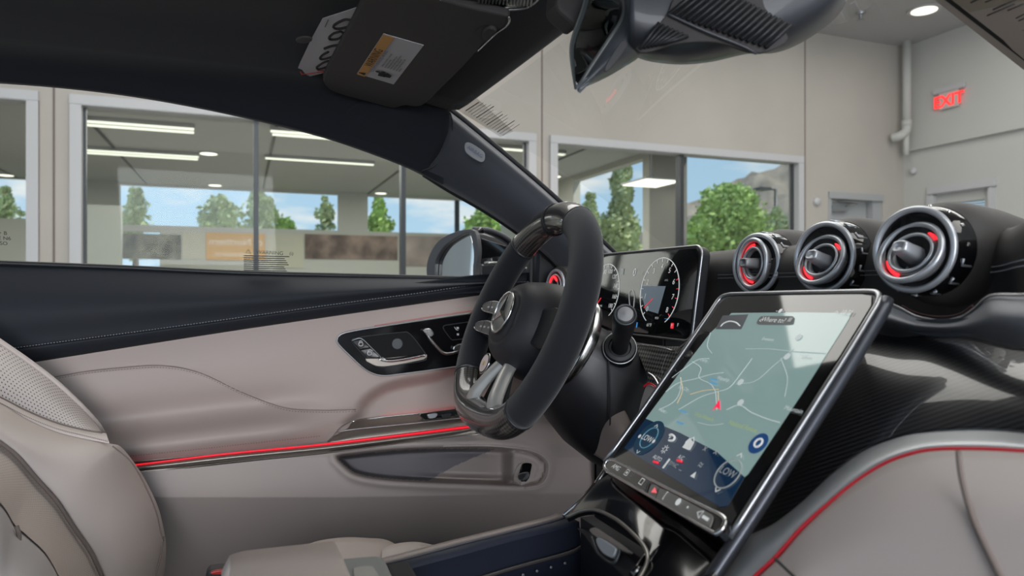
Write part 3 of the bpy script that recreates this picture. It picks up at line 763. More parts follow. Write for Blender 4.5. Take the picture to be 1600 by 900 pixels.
# ---- rear view mirror
t = thing('rear_view_mirror', 'grey-black rear view mirror hanging from the windscreen, glass towards the driver', 'mirror', tuple(PX(950, 60, 0)))
fr_ = cr([(912, 20), (935, -30), (960, -30), (978, 2), (974, 30), (952, 62), (925, 100), (905, 138), (899, 135), (896, 105), (895, 75)], 50, True)
# slanted mirror glass: plane facing the driver and rear
MN = Vector((-.50, -.83, -.16)).normalized(); MO = PX(935, 60, .02)
back = cr([(978, -25), (1005, 2), (1017, 25), (1021, 42), (1016, 62), (1000, 88), (970, 108), (940, 125), (903, 141)], 30)
front = cr([(955, -40), (975, 2), (972, 30), (950, 65), (925, 103), (912, 124), (901, 140)], 30)
left = cr([(925, -40), (911, 12), (896, 55), (892, 80), (895, 110), (900, 139)], 30)
def X1(px, py): return PX(px, py, 0)
rowsA = []
# glass face from the left edge to the front rim
for i in range(8):
    f = i/7.0; rowsA.append([PD_ for PD_ in [CAM+ray(left[j][0]*(1-f)+front[j][0]*f, left[j][1]*(1-f)+front[j][1]*f)*(.665-.045*f) for j in range(30)]])
grid('mirror_glass', rowsA, M['mirrordark'], t, thick=.003)
rowsA = []
for i in range(12):
    f = i/11.0; rowsA.append([CAM+ray(front[j][0]*(1-f)+back[j][0]*f, front[j][1]*(1-f)+back[j][1]*f)*(.620-.03*math.sin(f*PI*.62)+.055*f*f) for j in range(30)])
mh = grid('mirror_housing', rowsA, mat('mirror housing', (.085, .095, .11), .4, coat=.2), t, thick=.004)
tube('mirror_rim', [CAM+ray(*p)*.620 for p in front], .0022, mat('mirror rim', (.14, .15, .15), .3), t, k=8)
tube('mirror_rim', [CAM+ray(*p)*.667 for p in left], .0016, bpy.data.materials['mirror rim'], t, k=8)
sl = cr([(971, 64), (981, 66), (978, 76), (960, 100), (948, 112), (944, 109), (952, 92)], 24, True)
slab('switch_slot', [CAM+ray(*p)*.588 for p in sl], .002, M['blk'], t, bev=.0005)
# mirror foot
ft = cr([(870, 5), (878, 20), (890, 30), (905, 42), (912, 30), (930, -20), (880, -30)], 24, True)
slab('mirror_foot', [PX(a, b, -.02) for a, b in ft], .03, M['visor'], t, bev=.004)

# ---- sensor cover on the windscreen behind the mirror
t = thing('sensor_cover', 'dark ribbed sensor cover on the windscreen behind the rear view mirror', 'sensor cover', tuple(PX(1150, 50, .05)))
bo = cr([(985, 84), (1010, 95), (1060, 101), (1110, 97), (1170, 84), (1210, 83), (1250, 68), (1295, 38), (1318, 12), (1325, -10), (1330, -60)], 50)
to = cr([(985, -60), (1040, -60), (1100, -60), (1200, -60), (1330, -60)], 50)
def dep(px, py): return .60+.05*max(0, min(1, (py+60)/160))**2+.00012*(px-1150)
rows = []
for i in range(26):
    f = i/25.0; g = 1-(1-f)**1.6
    rows.append([CAM+ray(to[j][0]*(1-g)+bo[j][0]*g, to[j][1]*(1-g)+bo[j][1]*g)*(.585+.10*f**5) for j in range(50)])
cv = mat('sensor cover plastic', (.040, .044, .055), .45, coat=.15)
grid('cover_shell', rows, cv, t, thick=.006)
tray = cr([(993, 76), (1010, 60), (1040, 25), (1070, -20), (1180, -40), (1195, 10), (1225, 45), (1232, 62), (1215, 74), (1180, 83), (1120, 66), (1060, 68), (1010, 82)], 60, True)
def CVP(px, py, o=0): return CAM+ray(px, py)*(.582+.004*max(0, (py-60)/30)-o)
slab('grille_panel', [CVP(*p) for p in tray], .004, M['visor'], t, bev=.001)
for k in range(17):                                    # upper grille ribs
    f = k/16.0; a = (1046+f*150, 22+f*52); b = (1046+f*150+62*(1-.35*f), 22+f*52-44*(1-.35*f)-6)
    tube('rib', [CVP(*a, .002), CVP(*b, .002)], .0021, M['blk'], t, k=6)
for k in range(7):
    f = k/6.0; a = (1004+f*36-4, 78-f*8); b = (1030+f*45, 36+f*20)
    tube('rib', [CVP(a[0], a[1]-2, .002), CVP(*b, .002)], .0019, M['blk'], t, k=6)
tube('cover_seam', [CVP(*p, .0025) for p in cr([(1044, 22), (1100, 48), (1160, 72), (1182, 84)], 20)], .0012, cv, t, k=6)

# ---- printed sheet in the upper right corner, stuck on the windscreen's passenger side
t = thing('price_sheet', 'corner of a brownish printed sheet behind the windscreen at the top right', 'sheet', tuple(WSP(1530, 50)))
def SH(px, py, o=0): return WSP(px, py)*(1)+(CAM-WSP(px, py)).normalized()*o
m_sh = mat('brownish sheet', (.40, .35, .29), .8); m_sd = mat('sheet border', (.50, .44, .40), .7)
slab('sheet_edge', [SH(1450, -8), SH(1700, 188), SH(1750, -60), SH(1450, -60)], .003, m_sd, t)
slab('sheet_groove', [SH(1466, -8, .001), SH(1700, 172, .001), SH(1700, 165, .001), SH(1474, -10, .001)], .0006, M['ink'], t)
slab('sheet_panel', [SH(*p, .002) for p in cr([(1480, -8), (1525, 28), (1566, 63), (1575, 65), (1600, 55), (1700, 15), (1700, -40), (1480, -40)], 40, True)], .0006, m_sh, t)
slab('sheet_panel', [SH(*p, .002) for p in [(1578, 70), (1583, 68), (1700, 18), (1700, 160)]], .0006, m_sh, t)
for a, b in (((1517, 4), (1535, -4)), ((1540, 3), (1556, -3)), ((1543, 24), (1585, 6)), ((1552, 15), (1590, -2)), ((1575, 16), (1600, 6)), ((1588, 28), (1612, 16)), ((1592, 32), (1615, 22)), ((1598, 47), (1620, 37))):
    tube('print_line', [SH(*a, .003), SH(*b, .003)], .0008, M['greyink'], t, k=5)

# ---- exterior mirror
XM = -.93
MGN = Vector((.42, -.90, .04)).normalized(); MGO = PX(706, 410, XM)
def MG(px, py, o=0): return PN(px, py, MGO+MGN*o, MGN)
t = thing('exterior_mirror', 'driver side exterior mirror with glossy dark cap, seen through the side window', 'mirror', tuple(PX(740, 430, XM)))
hs = cr([(668, 440), (666, 420), (670, 400), (684, 377), (706, 364), (730, 358), (742, 362), (747, 390), (744, 420), (741, 460), (700, 470), (672, 460)], 50, True)
ihs = cr([(680, 440), (679, 420), (682, 404), (694, 385), (712, 372), (730, 364), (735, 368), (740, 392), (739, 420), (735, 460), (700, 465), (684, 458)], 50, True)
m_mh = mat('mirror frame', (.07, .07, .08), .35)
ring('mirror_frame', [MG(*p) for p in hs], [MG(*p) for p in ihs], .012, m_mh, t, bev=.003)
slab('mirror_glass', [MG(*p, -.012) for p in ihs], .004, M['mirror'], t)
rows = []
cpt = cr([(741, 358), (765, 362), (790, 374), (808, 390), (820, 408), (828, 430), (830, 455)], 30)
for i in range(14):
    f = i/13.0
    rows.append([PX(743+(p[0]-743)*f*1.0, (366+(460-366)*(j/29.0))*(1-f)+p[1]*f, XM-.035*math.cos(f*PI/2)*0+.02*math.sin(f*PI)) for j, p in enumerate(cpt)])
grid('mirror_cap', rows, M['carpaint'], t, thick=.02)
tube('cap_edge', [PX(*p, XM+.004) for p in cr([(738, 358), (765, 360), (790, 371), (808, 387), (821, 407), (829, 430), (831, 450)], 30)], .006, m_mh, t)
slab('turn_signal', [PX(*p, XM+.03) for p in [(752, 372), (790, 384), (804, 398), (752, 405), (750, 385)]], .004, M['gloss'], t, bev=.001)
slab('mirror_arm', [PX(*p, XM+.035) for p in [(750, 412), (790, 410), (832, 418), (834, 460), (750, 460)]], .05, M['carpaint'], t, bev=.005)
tube('arm_trim', [PX(*p, XM+.036) for p in [(757, 411), (780, 410)]], .003, M['chrome'], t)
# black triangle at the front end of the side window
tri = thing('window_corner_trim', 'black triangular trim at the front lower corner of the side window', 'trim', tuple(PX(850, 420, -.66)))
slab('trim_panel', [PX(*p, -.655) for p in [(828, 445), (829, 398), (836, 388), (846, 396), (905, 455)]], .02, M['blk'], tri, bev=.003)
tube('trim_post', [PX(838, 445, -.650), PX(840, 396, -.650)], .006, M['liner'], tri)

# ================================================================ driver's door
def sst(a, b, x):
    x = max(0.0, min(1.0, (x-a)/(b-a))); return x*x*(3-2*x)
def inpoly_sd(px, py, P):                              # signed pixel distance, positive inside
    ins = False; dm = 1e9; n = len(P)
    for i in range(n):
        x1, y1 = P[i]; x2, y2 = P[(i+1) % n]
        if (y1 > py) != (y2 > py) and px < (x2-x1)*(py-y1)/(y2-y1)+x1: ins = not ins
        dx, dy = x2-x1, y2-y1; tt = max(0, min(1, ((px-x1)*dx+(py-y1)*dy)/(dx*dx+dy*dy+1e-9)))
        dm = min(dm, math.hypot(px-x1-tt*dx, py-y1-tt*dy))
    return dm if ins else -dm
def interp(pts, x):
    xs = [p[0] for p in pts]; return float(np.interp(x, xs, [p[1] for p in pts]))
belt = [(-330, 403), (-70, 409), (0, 412), (200, 419.5), (380, 427.5), (600, 433), (760, 437), (880, 440)]
stl = [(-330, 600), (-70, 560), (24, 546), (285, 511), (522, 478), (650, 461), (755, 446.5), (875, 441)]
bord = [(-330, 626), (-70, 585), (47, 567), (332, 522), (522, 494), (640, 477), (731, 464), (810, 453), (880, 450)]
door = thing('car_door', 'driver door panel with black upper pad, beige leather middle and red light line', 'car door', (-.70, .1, .7))
def Xpad(s, t, px, py):
    return -.700+.045*math.sin(min(1, t*1.35)*PI/2)-.012*sst(.5, 1, t)
patch('upper_pad', belt, stl, Xpad, M['blkl'], door, 80, 22, thick=.02)
def Xst(s, t, px, py): return -.667-.020*t+.004*math.sin(t*PI)
patch('pad_edge', stl, bord, Xst, M['blkl'], door, 80, 8, thick=.02)
sc = cr(stl, 260)
vs = []; fs = []
for i in range(0, 258, 1):                              # stitches
    if sc[i][0] < 0: continue
    a = PX(sc[i][0], sc[i][1]-2.5, -.6635); b = PX(sc[i][0]*.45+sc[i+1][0]*.55, sc[i][1]*.45+sc[i+1][1]*.55-2.5, -.6635)
    up = Vector((0, 0, .0006)); k = len(vs); vs += [a-up, b-up, b+up, a+up]; fs.append((k, k+1, k+2, k+3))
o = mesh('stitching', vs, fs, M['stitch'], door, False); solid(o, .0006)
tube('window_sill_seal', [PX(a, b-1.0, -.701) for a, b in cr(belt, 60)], .0045, M['blk'], door)

# beige upper leather (with the forward map recess)
seamA = [(60, 593), (80, 590), (130, 581), (178, 575.5), (249, 571), (311, 582), (378, 613), (444, 637), (500, 641), (556, 640)]
lowst = [(195, 714), (209, 712), (300, 703), (400, 692), (500, 681.5), (540, 665)]
redl = [(-330, 787), (-70, 757), (150, 733), (215, 726), (355, 709), (500, 695), (620, 681), (700, 671), (749, 665), (760, 663)]
rec = cr([(548, 668), (556, 645), (566, 625), (590, 606), (620, 595), (680, 583), (720, 566), (800, 552), (900, 560), (900, 680), (760, 668)], 60, True)
def Xleather(s, t, px, py):
    x = -.687+.010*math.sin(min(1, t*3)*PI/2)
    yl = interp(redl, px); k = (yl-py)
    x += .040*math.exp(-((k-26)/30.0)**2)*(1-sst(430, 560, px)) - .012*math.exp(-((k-72)/24.0)**2)*(1-sst(400, 540, px))
    d = inpoly_sd(px, py, rec); x -= .030*sst(-5, 16, d)
    sd_ = interp(seamA, px)
    if px < 556 and abs(py-sd_) < 6: x -= .0016*math.exp(-((py-sd_)/1.8)**2)
    return x
redl2 = [(p[0], p[1]-1) for p in redl]
bt = cr(redl2, 60)
patch('leather_panel', bord[:-2]+[(800, 455), (880, 462)], redl2[:-1]+[(800, 668), (880, 660)], Xleather, M['beige'], door, 170, 90, thick=0)
def Xl(px, py, off=.0015): return PX(px, py, Xleather(0, (py-interp(bord, px))/(interp(redl, px)-interp(bord, px)+1e-6), px, py)+off)
tube('seam', [Xl(*p, .0002) for p in cr(seamA, 90)], .0009, M['seam'], door, k=6)
def stitches(name, pts, n, X, m, w=.0005, dy=3, parent=door):
    c = cr(pts, n*2); vs = []; fs = []
    for i in range(0, 2*n-1, 2):
        a = X(c[i][0], c[i][1]+dy); b = X(c[i+1][0], c[i+1][1]+dy); k = len(vs); u = Vector((0, 0, w)); vs += [a-u, b-u, b+u, a+u]; fs.append((k, k+1, k+2, k+3))
    o = mesh(name, vs, fs, m, parent, False); solid(o, .0005); return o
stitches('stitching', seamA, 110, Xl, M['seam'])
stitches('stitching', lowst[:-1], 75, Xl, M['seam'], dy=0)
# decorative line where leather turns to the armrest plate
tube('seam', [Xl(*p, .0005) for p in cr([(512, 690), (520, 682), (532, 668), (548, 658)], 16)], .0013, M['seam'], door, k=6)

# red light line and dark metal bar
pe = [(150, 745), (215, 740), (300, 733), (400, 722), (500, 712), (600, 699), (680, 688), (725, 680), (752, 668)]
def Xbar(s, t, px, py): return -.645+.010*math.sin(t*PI)-.02*t*t
patch('metal_bar', [(p[0], p[1]+1) for p in redl[2:-1]], pe, Xbar, M['darkmetal'], door, 70, 12, thick=.015)
tube('red_light_line', [PX(a, b, -.6435) for a, b in cr(redl[2:-1], 70)], lambda s: .0011+.0008*s, M['red'], door, k=8)
plate_t = [(527, 674), (552, 657), (600, 651), (660, 645), (716, 638.5), (770, 633)]
plate_b = [(513, 692), (540, 690), (620, 680), (700, 670), (749, 664), (775, 661)]
def Xplate(s, t, px, py): return -.700+.052*math.sin(t*PI/2)
patch('armrest_plate', plate_t, plate_b, Xplate, M['darkmetal'], door, 60, 12, thick=.01)
tube('plate_edge', [PX(a, b, -.697) for a, b in cr([(548, 659), (600, 651.5), (660, 645.5), (716, 639), (770, 633.5)], 40)], .0014, M['chrome'], door, k=6)
tube('plate_edge', [PX(a, b, -.655) for a, b in cr([(527, 675), (560, 670), (640, 662), (740, 651)], 40)], .0011, M['satin'], door, k=6)
# recess light: red guide behind the plate's back edge
tube('recess_light_guide', [PX(a, b+2.5, -.7035) for a, b in cr([(600, 651), (660, 645), (716, 639), (780, 631)], 20)], .0012, mat('dim red guide', (.3, 0, .02), .4, emit=(1, .03, .04), es=3.0), door, k=6)
# window switches on the plate
def PLT(px, py, o=0): return PX(px, py, -.672+o)
sw = slab('window_switch_panel', [PLT(*p) for p in cr([(655, 649), (662, 646), (745, 636), (748, 644), (740, 650), (672, 657), (664, 656)], 30, True)], .006, M['gloss'], door, bev=.001)
for a in (668, 690, 712, 732):
    slab('window_switch', [PLT(*p, .004) for p in cr([(a, 650), (a+3, 647), (a+14, 645.5), (a+16, 648), (a+12, 653), (a+3, 654)], 20, True)], .006, M['satin'] if a == 668 else M['blk'], sw, bev=.001)

# glossy black switch panel with inner handle
bz = [(526, 532), (530, 525), (540, 520), (600, 510), (680, 497), (738, 489), (800, 482), (800, 556), (740, 568), (660, 579), (620, 584), (598, 586), (582, 582), (568, 573), (545, 551)]
bzs = cr([(738, 489), (680, 497.5), (600, 509.5), (548, 518), (532, 523), (526, 531), (531, 540), (545, 554), (568, 575), (584, 584), (600, 587), (620, 585), (660, 580), (740, 569), (760, 566)], 70)
bzs = bzs+[(820, 556), (820, 478)]
XBZ = -.672
bz_o = slab('switch_panel', [PX(*p, XBZ) for p in bzs], .012, mat('black panel', (.006, .006, .007), .12, spec=.12), door, bev=.002)
tube('switch_panel_edge', [PX(*p, XBZ-.001) for p in bzs[:-2]], .0013, M['satin'], door, k=6)
tube('ambient_edge_light', [PX(p[0], p[1], XBZ-.009) for p in cr([(524, 530), (532, 542), (545, 556), (566, 577), (585, 587)], 30)], .0012, M['faintred'], door, k=6)
tube('ambient_edge_light', [PX(p[0], p[1], XBZ-.0095) for p in cr([(585, 509), (640, 500), (738, 485)], 30)], .0010, M['faintred'], door, k=6)
def BZ(px, py, o=.001): return PX(px, py, XBZ+o)
cup = cr([(549, 532), (556, 529), (575, 525), (630, 519), (638, 520), (648, 530), (665, 553), (666, 559), (660, 564), (610, 572), (596, 574), (584, 570), (570, 557)], 50, True)
hd_ = slab('handle_recess', [BZ(*p, .0008) for p in cup], .001, mat('recess black', (.006, .006, .007), .6, spec=.15), bz_o)
tube('recess_edge', [BZ(*p, .001) for p in cup], .0009, M['mullion'], hd_, closed=True, k=6)
lathe('speaker_disc', [(.010, 0), (.010, .0015), (.0095, .002), (0, .002)], BZ(620.5, 537, .001), (1, 0, 0), M['mullion'], hd_, sx=1.0)
slab('handle_back', [BZ(*p, .002) for p in cr([(571, 561), (600, 560), (663, 554), (664, 560), (655, 563), (612, 571), (592, 572), (580, 568)], 40, True)], .001, M['darkmetal'], bz_o)
rows = []
a = cr([(593, 558), (601, 560), (625, 558), (663, 551.5)], 30); b = cr([(596, 561), (606, 566), (630, 564), (664, 557)], 30)
for i in range(8):
    f = i/7.0; rows.append([BZ(a[j][0]*(1-f)+b[j][0]*f, a[j][1]*(1-f)+b[j][1]*f, .004+.010*math.sin(f*PI*.8)) for j in range(30)])
grid('door_handle', rows, M['chrome'], bz_o, thick=.004)
for k, (p4, s) in enumerate((([(550, 533), (565, 530), (578, 543), (562, 546)], '\u2302'), ([(563, 547), (579, 544), (594, 558), (573, 560)], '\u2302'))):
    bt_ = slab('lock_button', [BZ(*p, .003) for p in p4], .003, M['gloss'], bz_o, bev=.0008)
    cx, cy = sum(p[0] for p in p4)/4, sum(p[1] for p in p4)/4-1
    tube('lock_icon', [BZ(*p, .0036) for p in cr([(cx-2.5, cy-1.5), (cx-2.5, cy+3), (cx+2.5, cy+3), (cx+2.5, cy-1.5)], 16, True)], .0006, M['white'], bt_, k=5, closed=True)
    tube('lock_icon', [BZ(*p, .0036) for p in cr([(cx-1.8, cy-1.5), (cx-1.8, cy-4), (cx+1.8+k*2, cy-4), (cx+2+k*2, cy-2.2)], 12)], .0005, M['white'], bt_, k=5)
tube('button_edge', [BZ(*p, .003) for p in cr([(550, 532), (564, 529), (580, 543), (597, 560)], 24)], .0008, M['satin'], bz_o, k=6)
# seat adjustment switch shaped like a seat
seat_sw = thing_ = None
tube('seat_switch', [BZ(*p, .006) for p in cr([(665, 518), (672, 530), (686, 546), (694, 552), (705, 552), (722, 547)], 40)], .0035, M['chrome'], bz_o, k=10, flat=.8)
slab('seat_switch_headrest', [BZ(*p, .009) for p in cr([(661, 517), (663, 514), (672, 513), (677, 518), (678, 523), (673, 527), (668, 525)], 30, True)], .008, M['chrome'], bz_o, bev=.0015)
slab('seat_switch_cushion', [BZ(*p, .009) for p in cr([(708, 546), (711, 540), (722, 537), (727, 541), (725, 547), (712, 549)], 30, True)], .008, M['chrome'], bz_o, bev=.0015)
tube('memory_button_edge', [BZ(*p, .0005) for p in cr([(740, 502), (705, 507), (694, 509), (693, 514), (704, 529), (710, 531), (740, 527)], 40)], .0008, M['mullion'], bz_o, k=6)
tube('seat_icon', [BZ(*p, .0008) for p in cr([(710, 511), (713, 515), (716, 516)], 8)], .0007, M['white'], bz_o, k=5)
slab('seat_icon', [BZ(*p, .0008) for p in [(713, 511), (717, 511), (717, 514), (714, 514)]], .0004, M['white'], bz_o)
slab('seat_icon', [BZ(*p, .0008) for p in [(714, 521), (717, 521), (717, 524), (714, 524)]], .0004, M['white'], bz_o)

# lower door with storage pocket
pocket = cr([(524, 712), (535, 728), (556, 743), (600, 751), (668, 755), (760, 758), (820, 760), (843, 756), (852, 742), (855, 725), (845, 713), (825, 704), (790, 699), (740, 697), (640, 699), (560, 706)], 90, True)
def Xlow(s, t, px, py):
    x = -.650+.012*math.sin(min(1, max(0, (py-715)/60))*PI/2)
    cy = 777-6*sst(500, 900, px)
    x -= .00075*max(0, py-cy)
    x -= .05*sst(840, 960, px)
    d = inpoly_sd(px, py, pocket)
    x += .006*math.exp(-((d+5)/6.0)**2)
    if d > 0:
        x -= .085*sst(0, 10, d)
        x += .055*math.exp(-(((px-742)/70.0)**2+((py-765)/48.0)**2))*sst(2, 20, d)
        x += .075*sst(780, 806, px)*sst(2, 9, d)
    x -= .018*sst(700, 660, py)
    return x
ltop = [(-300, 795), (120, 748), (215, 738), (300, 731), (400, 720), (500, 710), (600, 697), (680, 686), (725, 677), (760, 655), (800, 620), (850, 600), (935, 605)]
lbot = [(120, 930), (300, 930), (500, 930), (700, 930), (930, 930)]
a, b = cr(ltop, 150), cr(lbot, 150)
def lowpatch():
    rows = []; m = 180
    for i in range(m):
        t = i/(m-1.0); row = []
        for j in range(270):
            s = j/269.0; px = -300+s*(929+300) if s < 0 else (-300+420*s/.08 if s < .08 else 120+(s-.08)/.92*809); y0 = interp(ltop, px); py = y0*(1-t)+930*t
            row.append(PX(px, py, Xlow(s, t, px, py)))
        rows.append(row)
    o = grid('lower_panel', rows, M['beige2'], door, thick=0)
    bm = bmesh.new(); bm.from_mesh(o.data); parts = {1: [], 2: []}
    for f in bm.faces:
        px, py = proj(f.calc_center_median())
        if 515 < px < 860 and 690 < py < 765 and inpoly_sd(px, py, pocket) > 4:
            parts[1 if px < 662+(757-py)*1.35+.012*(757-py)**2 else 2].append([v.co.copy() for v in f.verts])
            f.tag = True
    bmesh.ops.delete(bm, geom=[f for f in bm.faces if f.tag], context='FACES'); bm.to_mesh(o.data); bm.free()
    for k, nm, mt in ((1, 'pocket_shade', mat('pocket shade tone', (.19, .175, .185), .75)), (2, 'pocket_bulge', M['beige2'])):  # darker colour stands in for the shade inside the pocket
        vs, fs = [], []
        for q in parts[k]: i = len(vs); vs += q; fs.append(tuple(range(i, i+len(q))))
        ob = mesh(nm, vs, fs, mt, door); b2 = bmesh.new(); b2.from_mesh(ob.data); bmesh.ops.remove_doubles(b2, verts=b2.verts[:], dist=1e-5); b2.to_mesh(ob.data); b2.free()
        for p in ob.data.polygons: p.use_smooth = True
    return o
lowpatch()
def Xlo(px, py, o=0): return PX(px, py, Xlow(0, 0, px, py)+o)
tube('pocket_rim', [Xlo(p[0], p[1], .001) for p in cr([(692, 697), (745, 696), (790, 698), (830, 704), (850, 714), (858, 727), (855, 745), (845, 758), (820, 763)], 40)], .0022, M['beige2'], door, k=8)
sp_ = slab('trunk_switch_panel', [Xlo(*p, .003) for p in cr([(803, 756), (806, 735), (814, 724), (832, 722), (838, 727), (835, 745), (828, 756), (815, 759)], 40, True)], .004, M['beige2'], door, bev=.001)
sb = slab('trunk_switch', [Xlo(*p, .005) for p in cr([(810, 750), (814, 732), (818, 724), (830, 724), (831, 729), (826, 748), (820, 753), (812, 753)], 30, True)], .003, M['gloss'], sp_, bev=.0008)
slab('trunk_switch_rocker', [Xlo(*p, .0065) for p in cr([(812, 741), (826, 738), (825, 748), (820, 751), (811, 750)], 20, True)], .003, M['satin'], sb, bev=.0008)
# outer skin of the door
box('door_outer_skin', (-.86, -.9, .25), (-.76, .95, .93), M['carpaint'], door, bev=.01)

# ================================================================ footwell, floor, knee panel
t = thing('car_floor', 'dark carpeted car floor below the door and console', 'car floor', (0, .3, .3))
box('carpet', (-.75, -1.0, .28), (.55, 1.1, .31), M['carpet'], t)
box('firewall', (-.80, 1.05, .28), (.60, 1.1, .93), M['carpet'], t)
t.location = (0, .3, .28)
for c in t.children: c.location = -t.location
knee = thing('knee_panel', 'beige knee panel with a light switch and parking brake switch left of the steering column', 'panel', (-.5, .55, .7))
kp = cr([(845, 600), (862, 632), (880, 668), (912, 700), (945, 722), (975, 733), (1000, 690), (1010, 640), (985, 612), (940, 596), (880, 588)], 60, True)
def XK(px, py, o=0): return PYZ(px, py, .50-o, .75, .25)
rows = []
kt = cr([(800, 560), (860, 562), (920, 590), (975, 640), (1000, 700)], 40); kb = cr([(862, 632), (885, 680), (930, 712), (985, 742)], 40)
rows = []
for i in range(20):
    f = i/19.0; rows.append([PYZ(kt[j][0]*(1-f)+kb[j][0]*f, kt[j][1]*(1-f)+kb[j][1]*f, .50-.02*math.sin(f*PI), .75, .25) for j in range(40)])
grid('knee_shell', rows, M['beige'], knee, thick=.01)
rows = []
kt2 = [(930, 712), (948, 722), (985, 742)]
kpo = slab('switch_bezel', [XK(*p, .012) for p in cr([(864, 630), (868, 625), (888, 629), (892, 633), (907, 663), (906, 669), (888, 662), (882, 659)], 40, True)], .006, M['beige'], knee, bev=.0015)
sw_ = slab('brake_switch', [XK(*p, .014) for p in cr([(870, 630), (888, 632), (903, 663), (898, 666), (884, 659)], 30, True)], .004, M['gloss'], kpo, bev=.0008)
slab('switch_lever', [XK(*p, .019) for p in cr([(877, 645), (885, 641), (893, 646), (896, 652), (886, 652), (880, 650)], 24, True)], .005, M['satin'], sw_, bev=.001)
text('switch_mark', '(P)', XK(888, 638, .0165), XK(892, 638)-XK(888, 638), (0, 0, 1), .007, M['white'], sw_)
rows = []
lb = XK(833, 634, .004)
lathe('light_switch_bezel', [(.034, 0), (.034, .004), (.028, .006), (.024, .002), (0, .002)], lb, (0, -1, .2), M['beige'], knee)
lathe('light_switch', [(.020, 0), (.020, .016), (.017, .019), (0, .019)], lb, (0, -1, .2), M['satin'], knee)

# ================================================================ dashboard
dash = thing('dashboard', 'dark leather dashboard with silver and carbon fibre trim on the passenger side', 'dashboard', (0, .7, .9))
prof = [(1.10, .955), (.95, .985), (.80, 1.000), (.70, 1.006), (.645, 1.004), (.622, .996), (.612, .980), (.612, .966), (.618, .960), (.622, .93), (.63, .89), (.64, .86)]
pf = cr(prof, 44)
rows = []
for k in range(60):
    x = -.68+k*.96/59
    near = sst(.165, .26, x)                               # the passenger side comes rearwards
    dy = -.062*near
    hump = .035*math.exp(-((x+.37)/.16)**2)*0
    rows.append([Vector((x, y+dy if y < .8 else y, z+hump-.012*sst(-.2, -.6, x)+.010*near)) for y, z in pf])
grid('dash_pad', rows, M['dash'], dash)
for dz in (0, -.0045):
    sp2 = []
    for k in range(44):
        x = -.2+k*.46/43; near = sst(.165, .26, x); sp2.append(Vector((x, .6105-.062*near, .969+dz+.004*near)))
    # stitches between and beside the vents
    vs = []; fs = []
    for i in range(0, 180):
        x = -.2+i*.46/180; near = sst(.165, .26, x)
        y = .6098-.062*near; z = .968+dz+.004*near; k = len(vs)
        vs += [(x, y, z-.0005), (x+.0016, y, z-.0005), (x+.0016, y, z+.0005), (x, y, z+.0005)]; fs.append((k, k+1, k+2, k+3))
    mesh('dash_stitching', vs, fs, M['stitch'], dash, False)
box('dash_core', (-.66, .66, .50), (.24, .95, .95), M['blk'], dash, bev=.01)

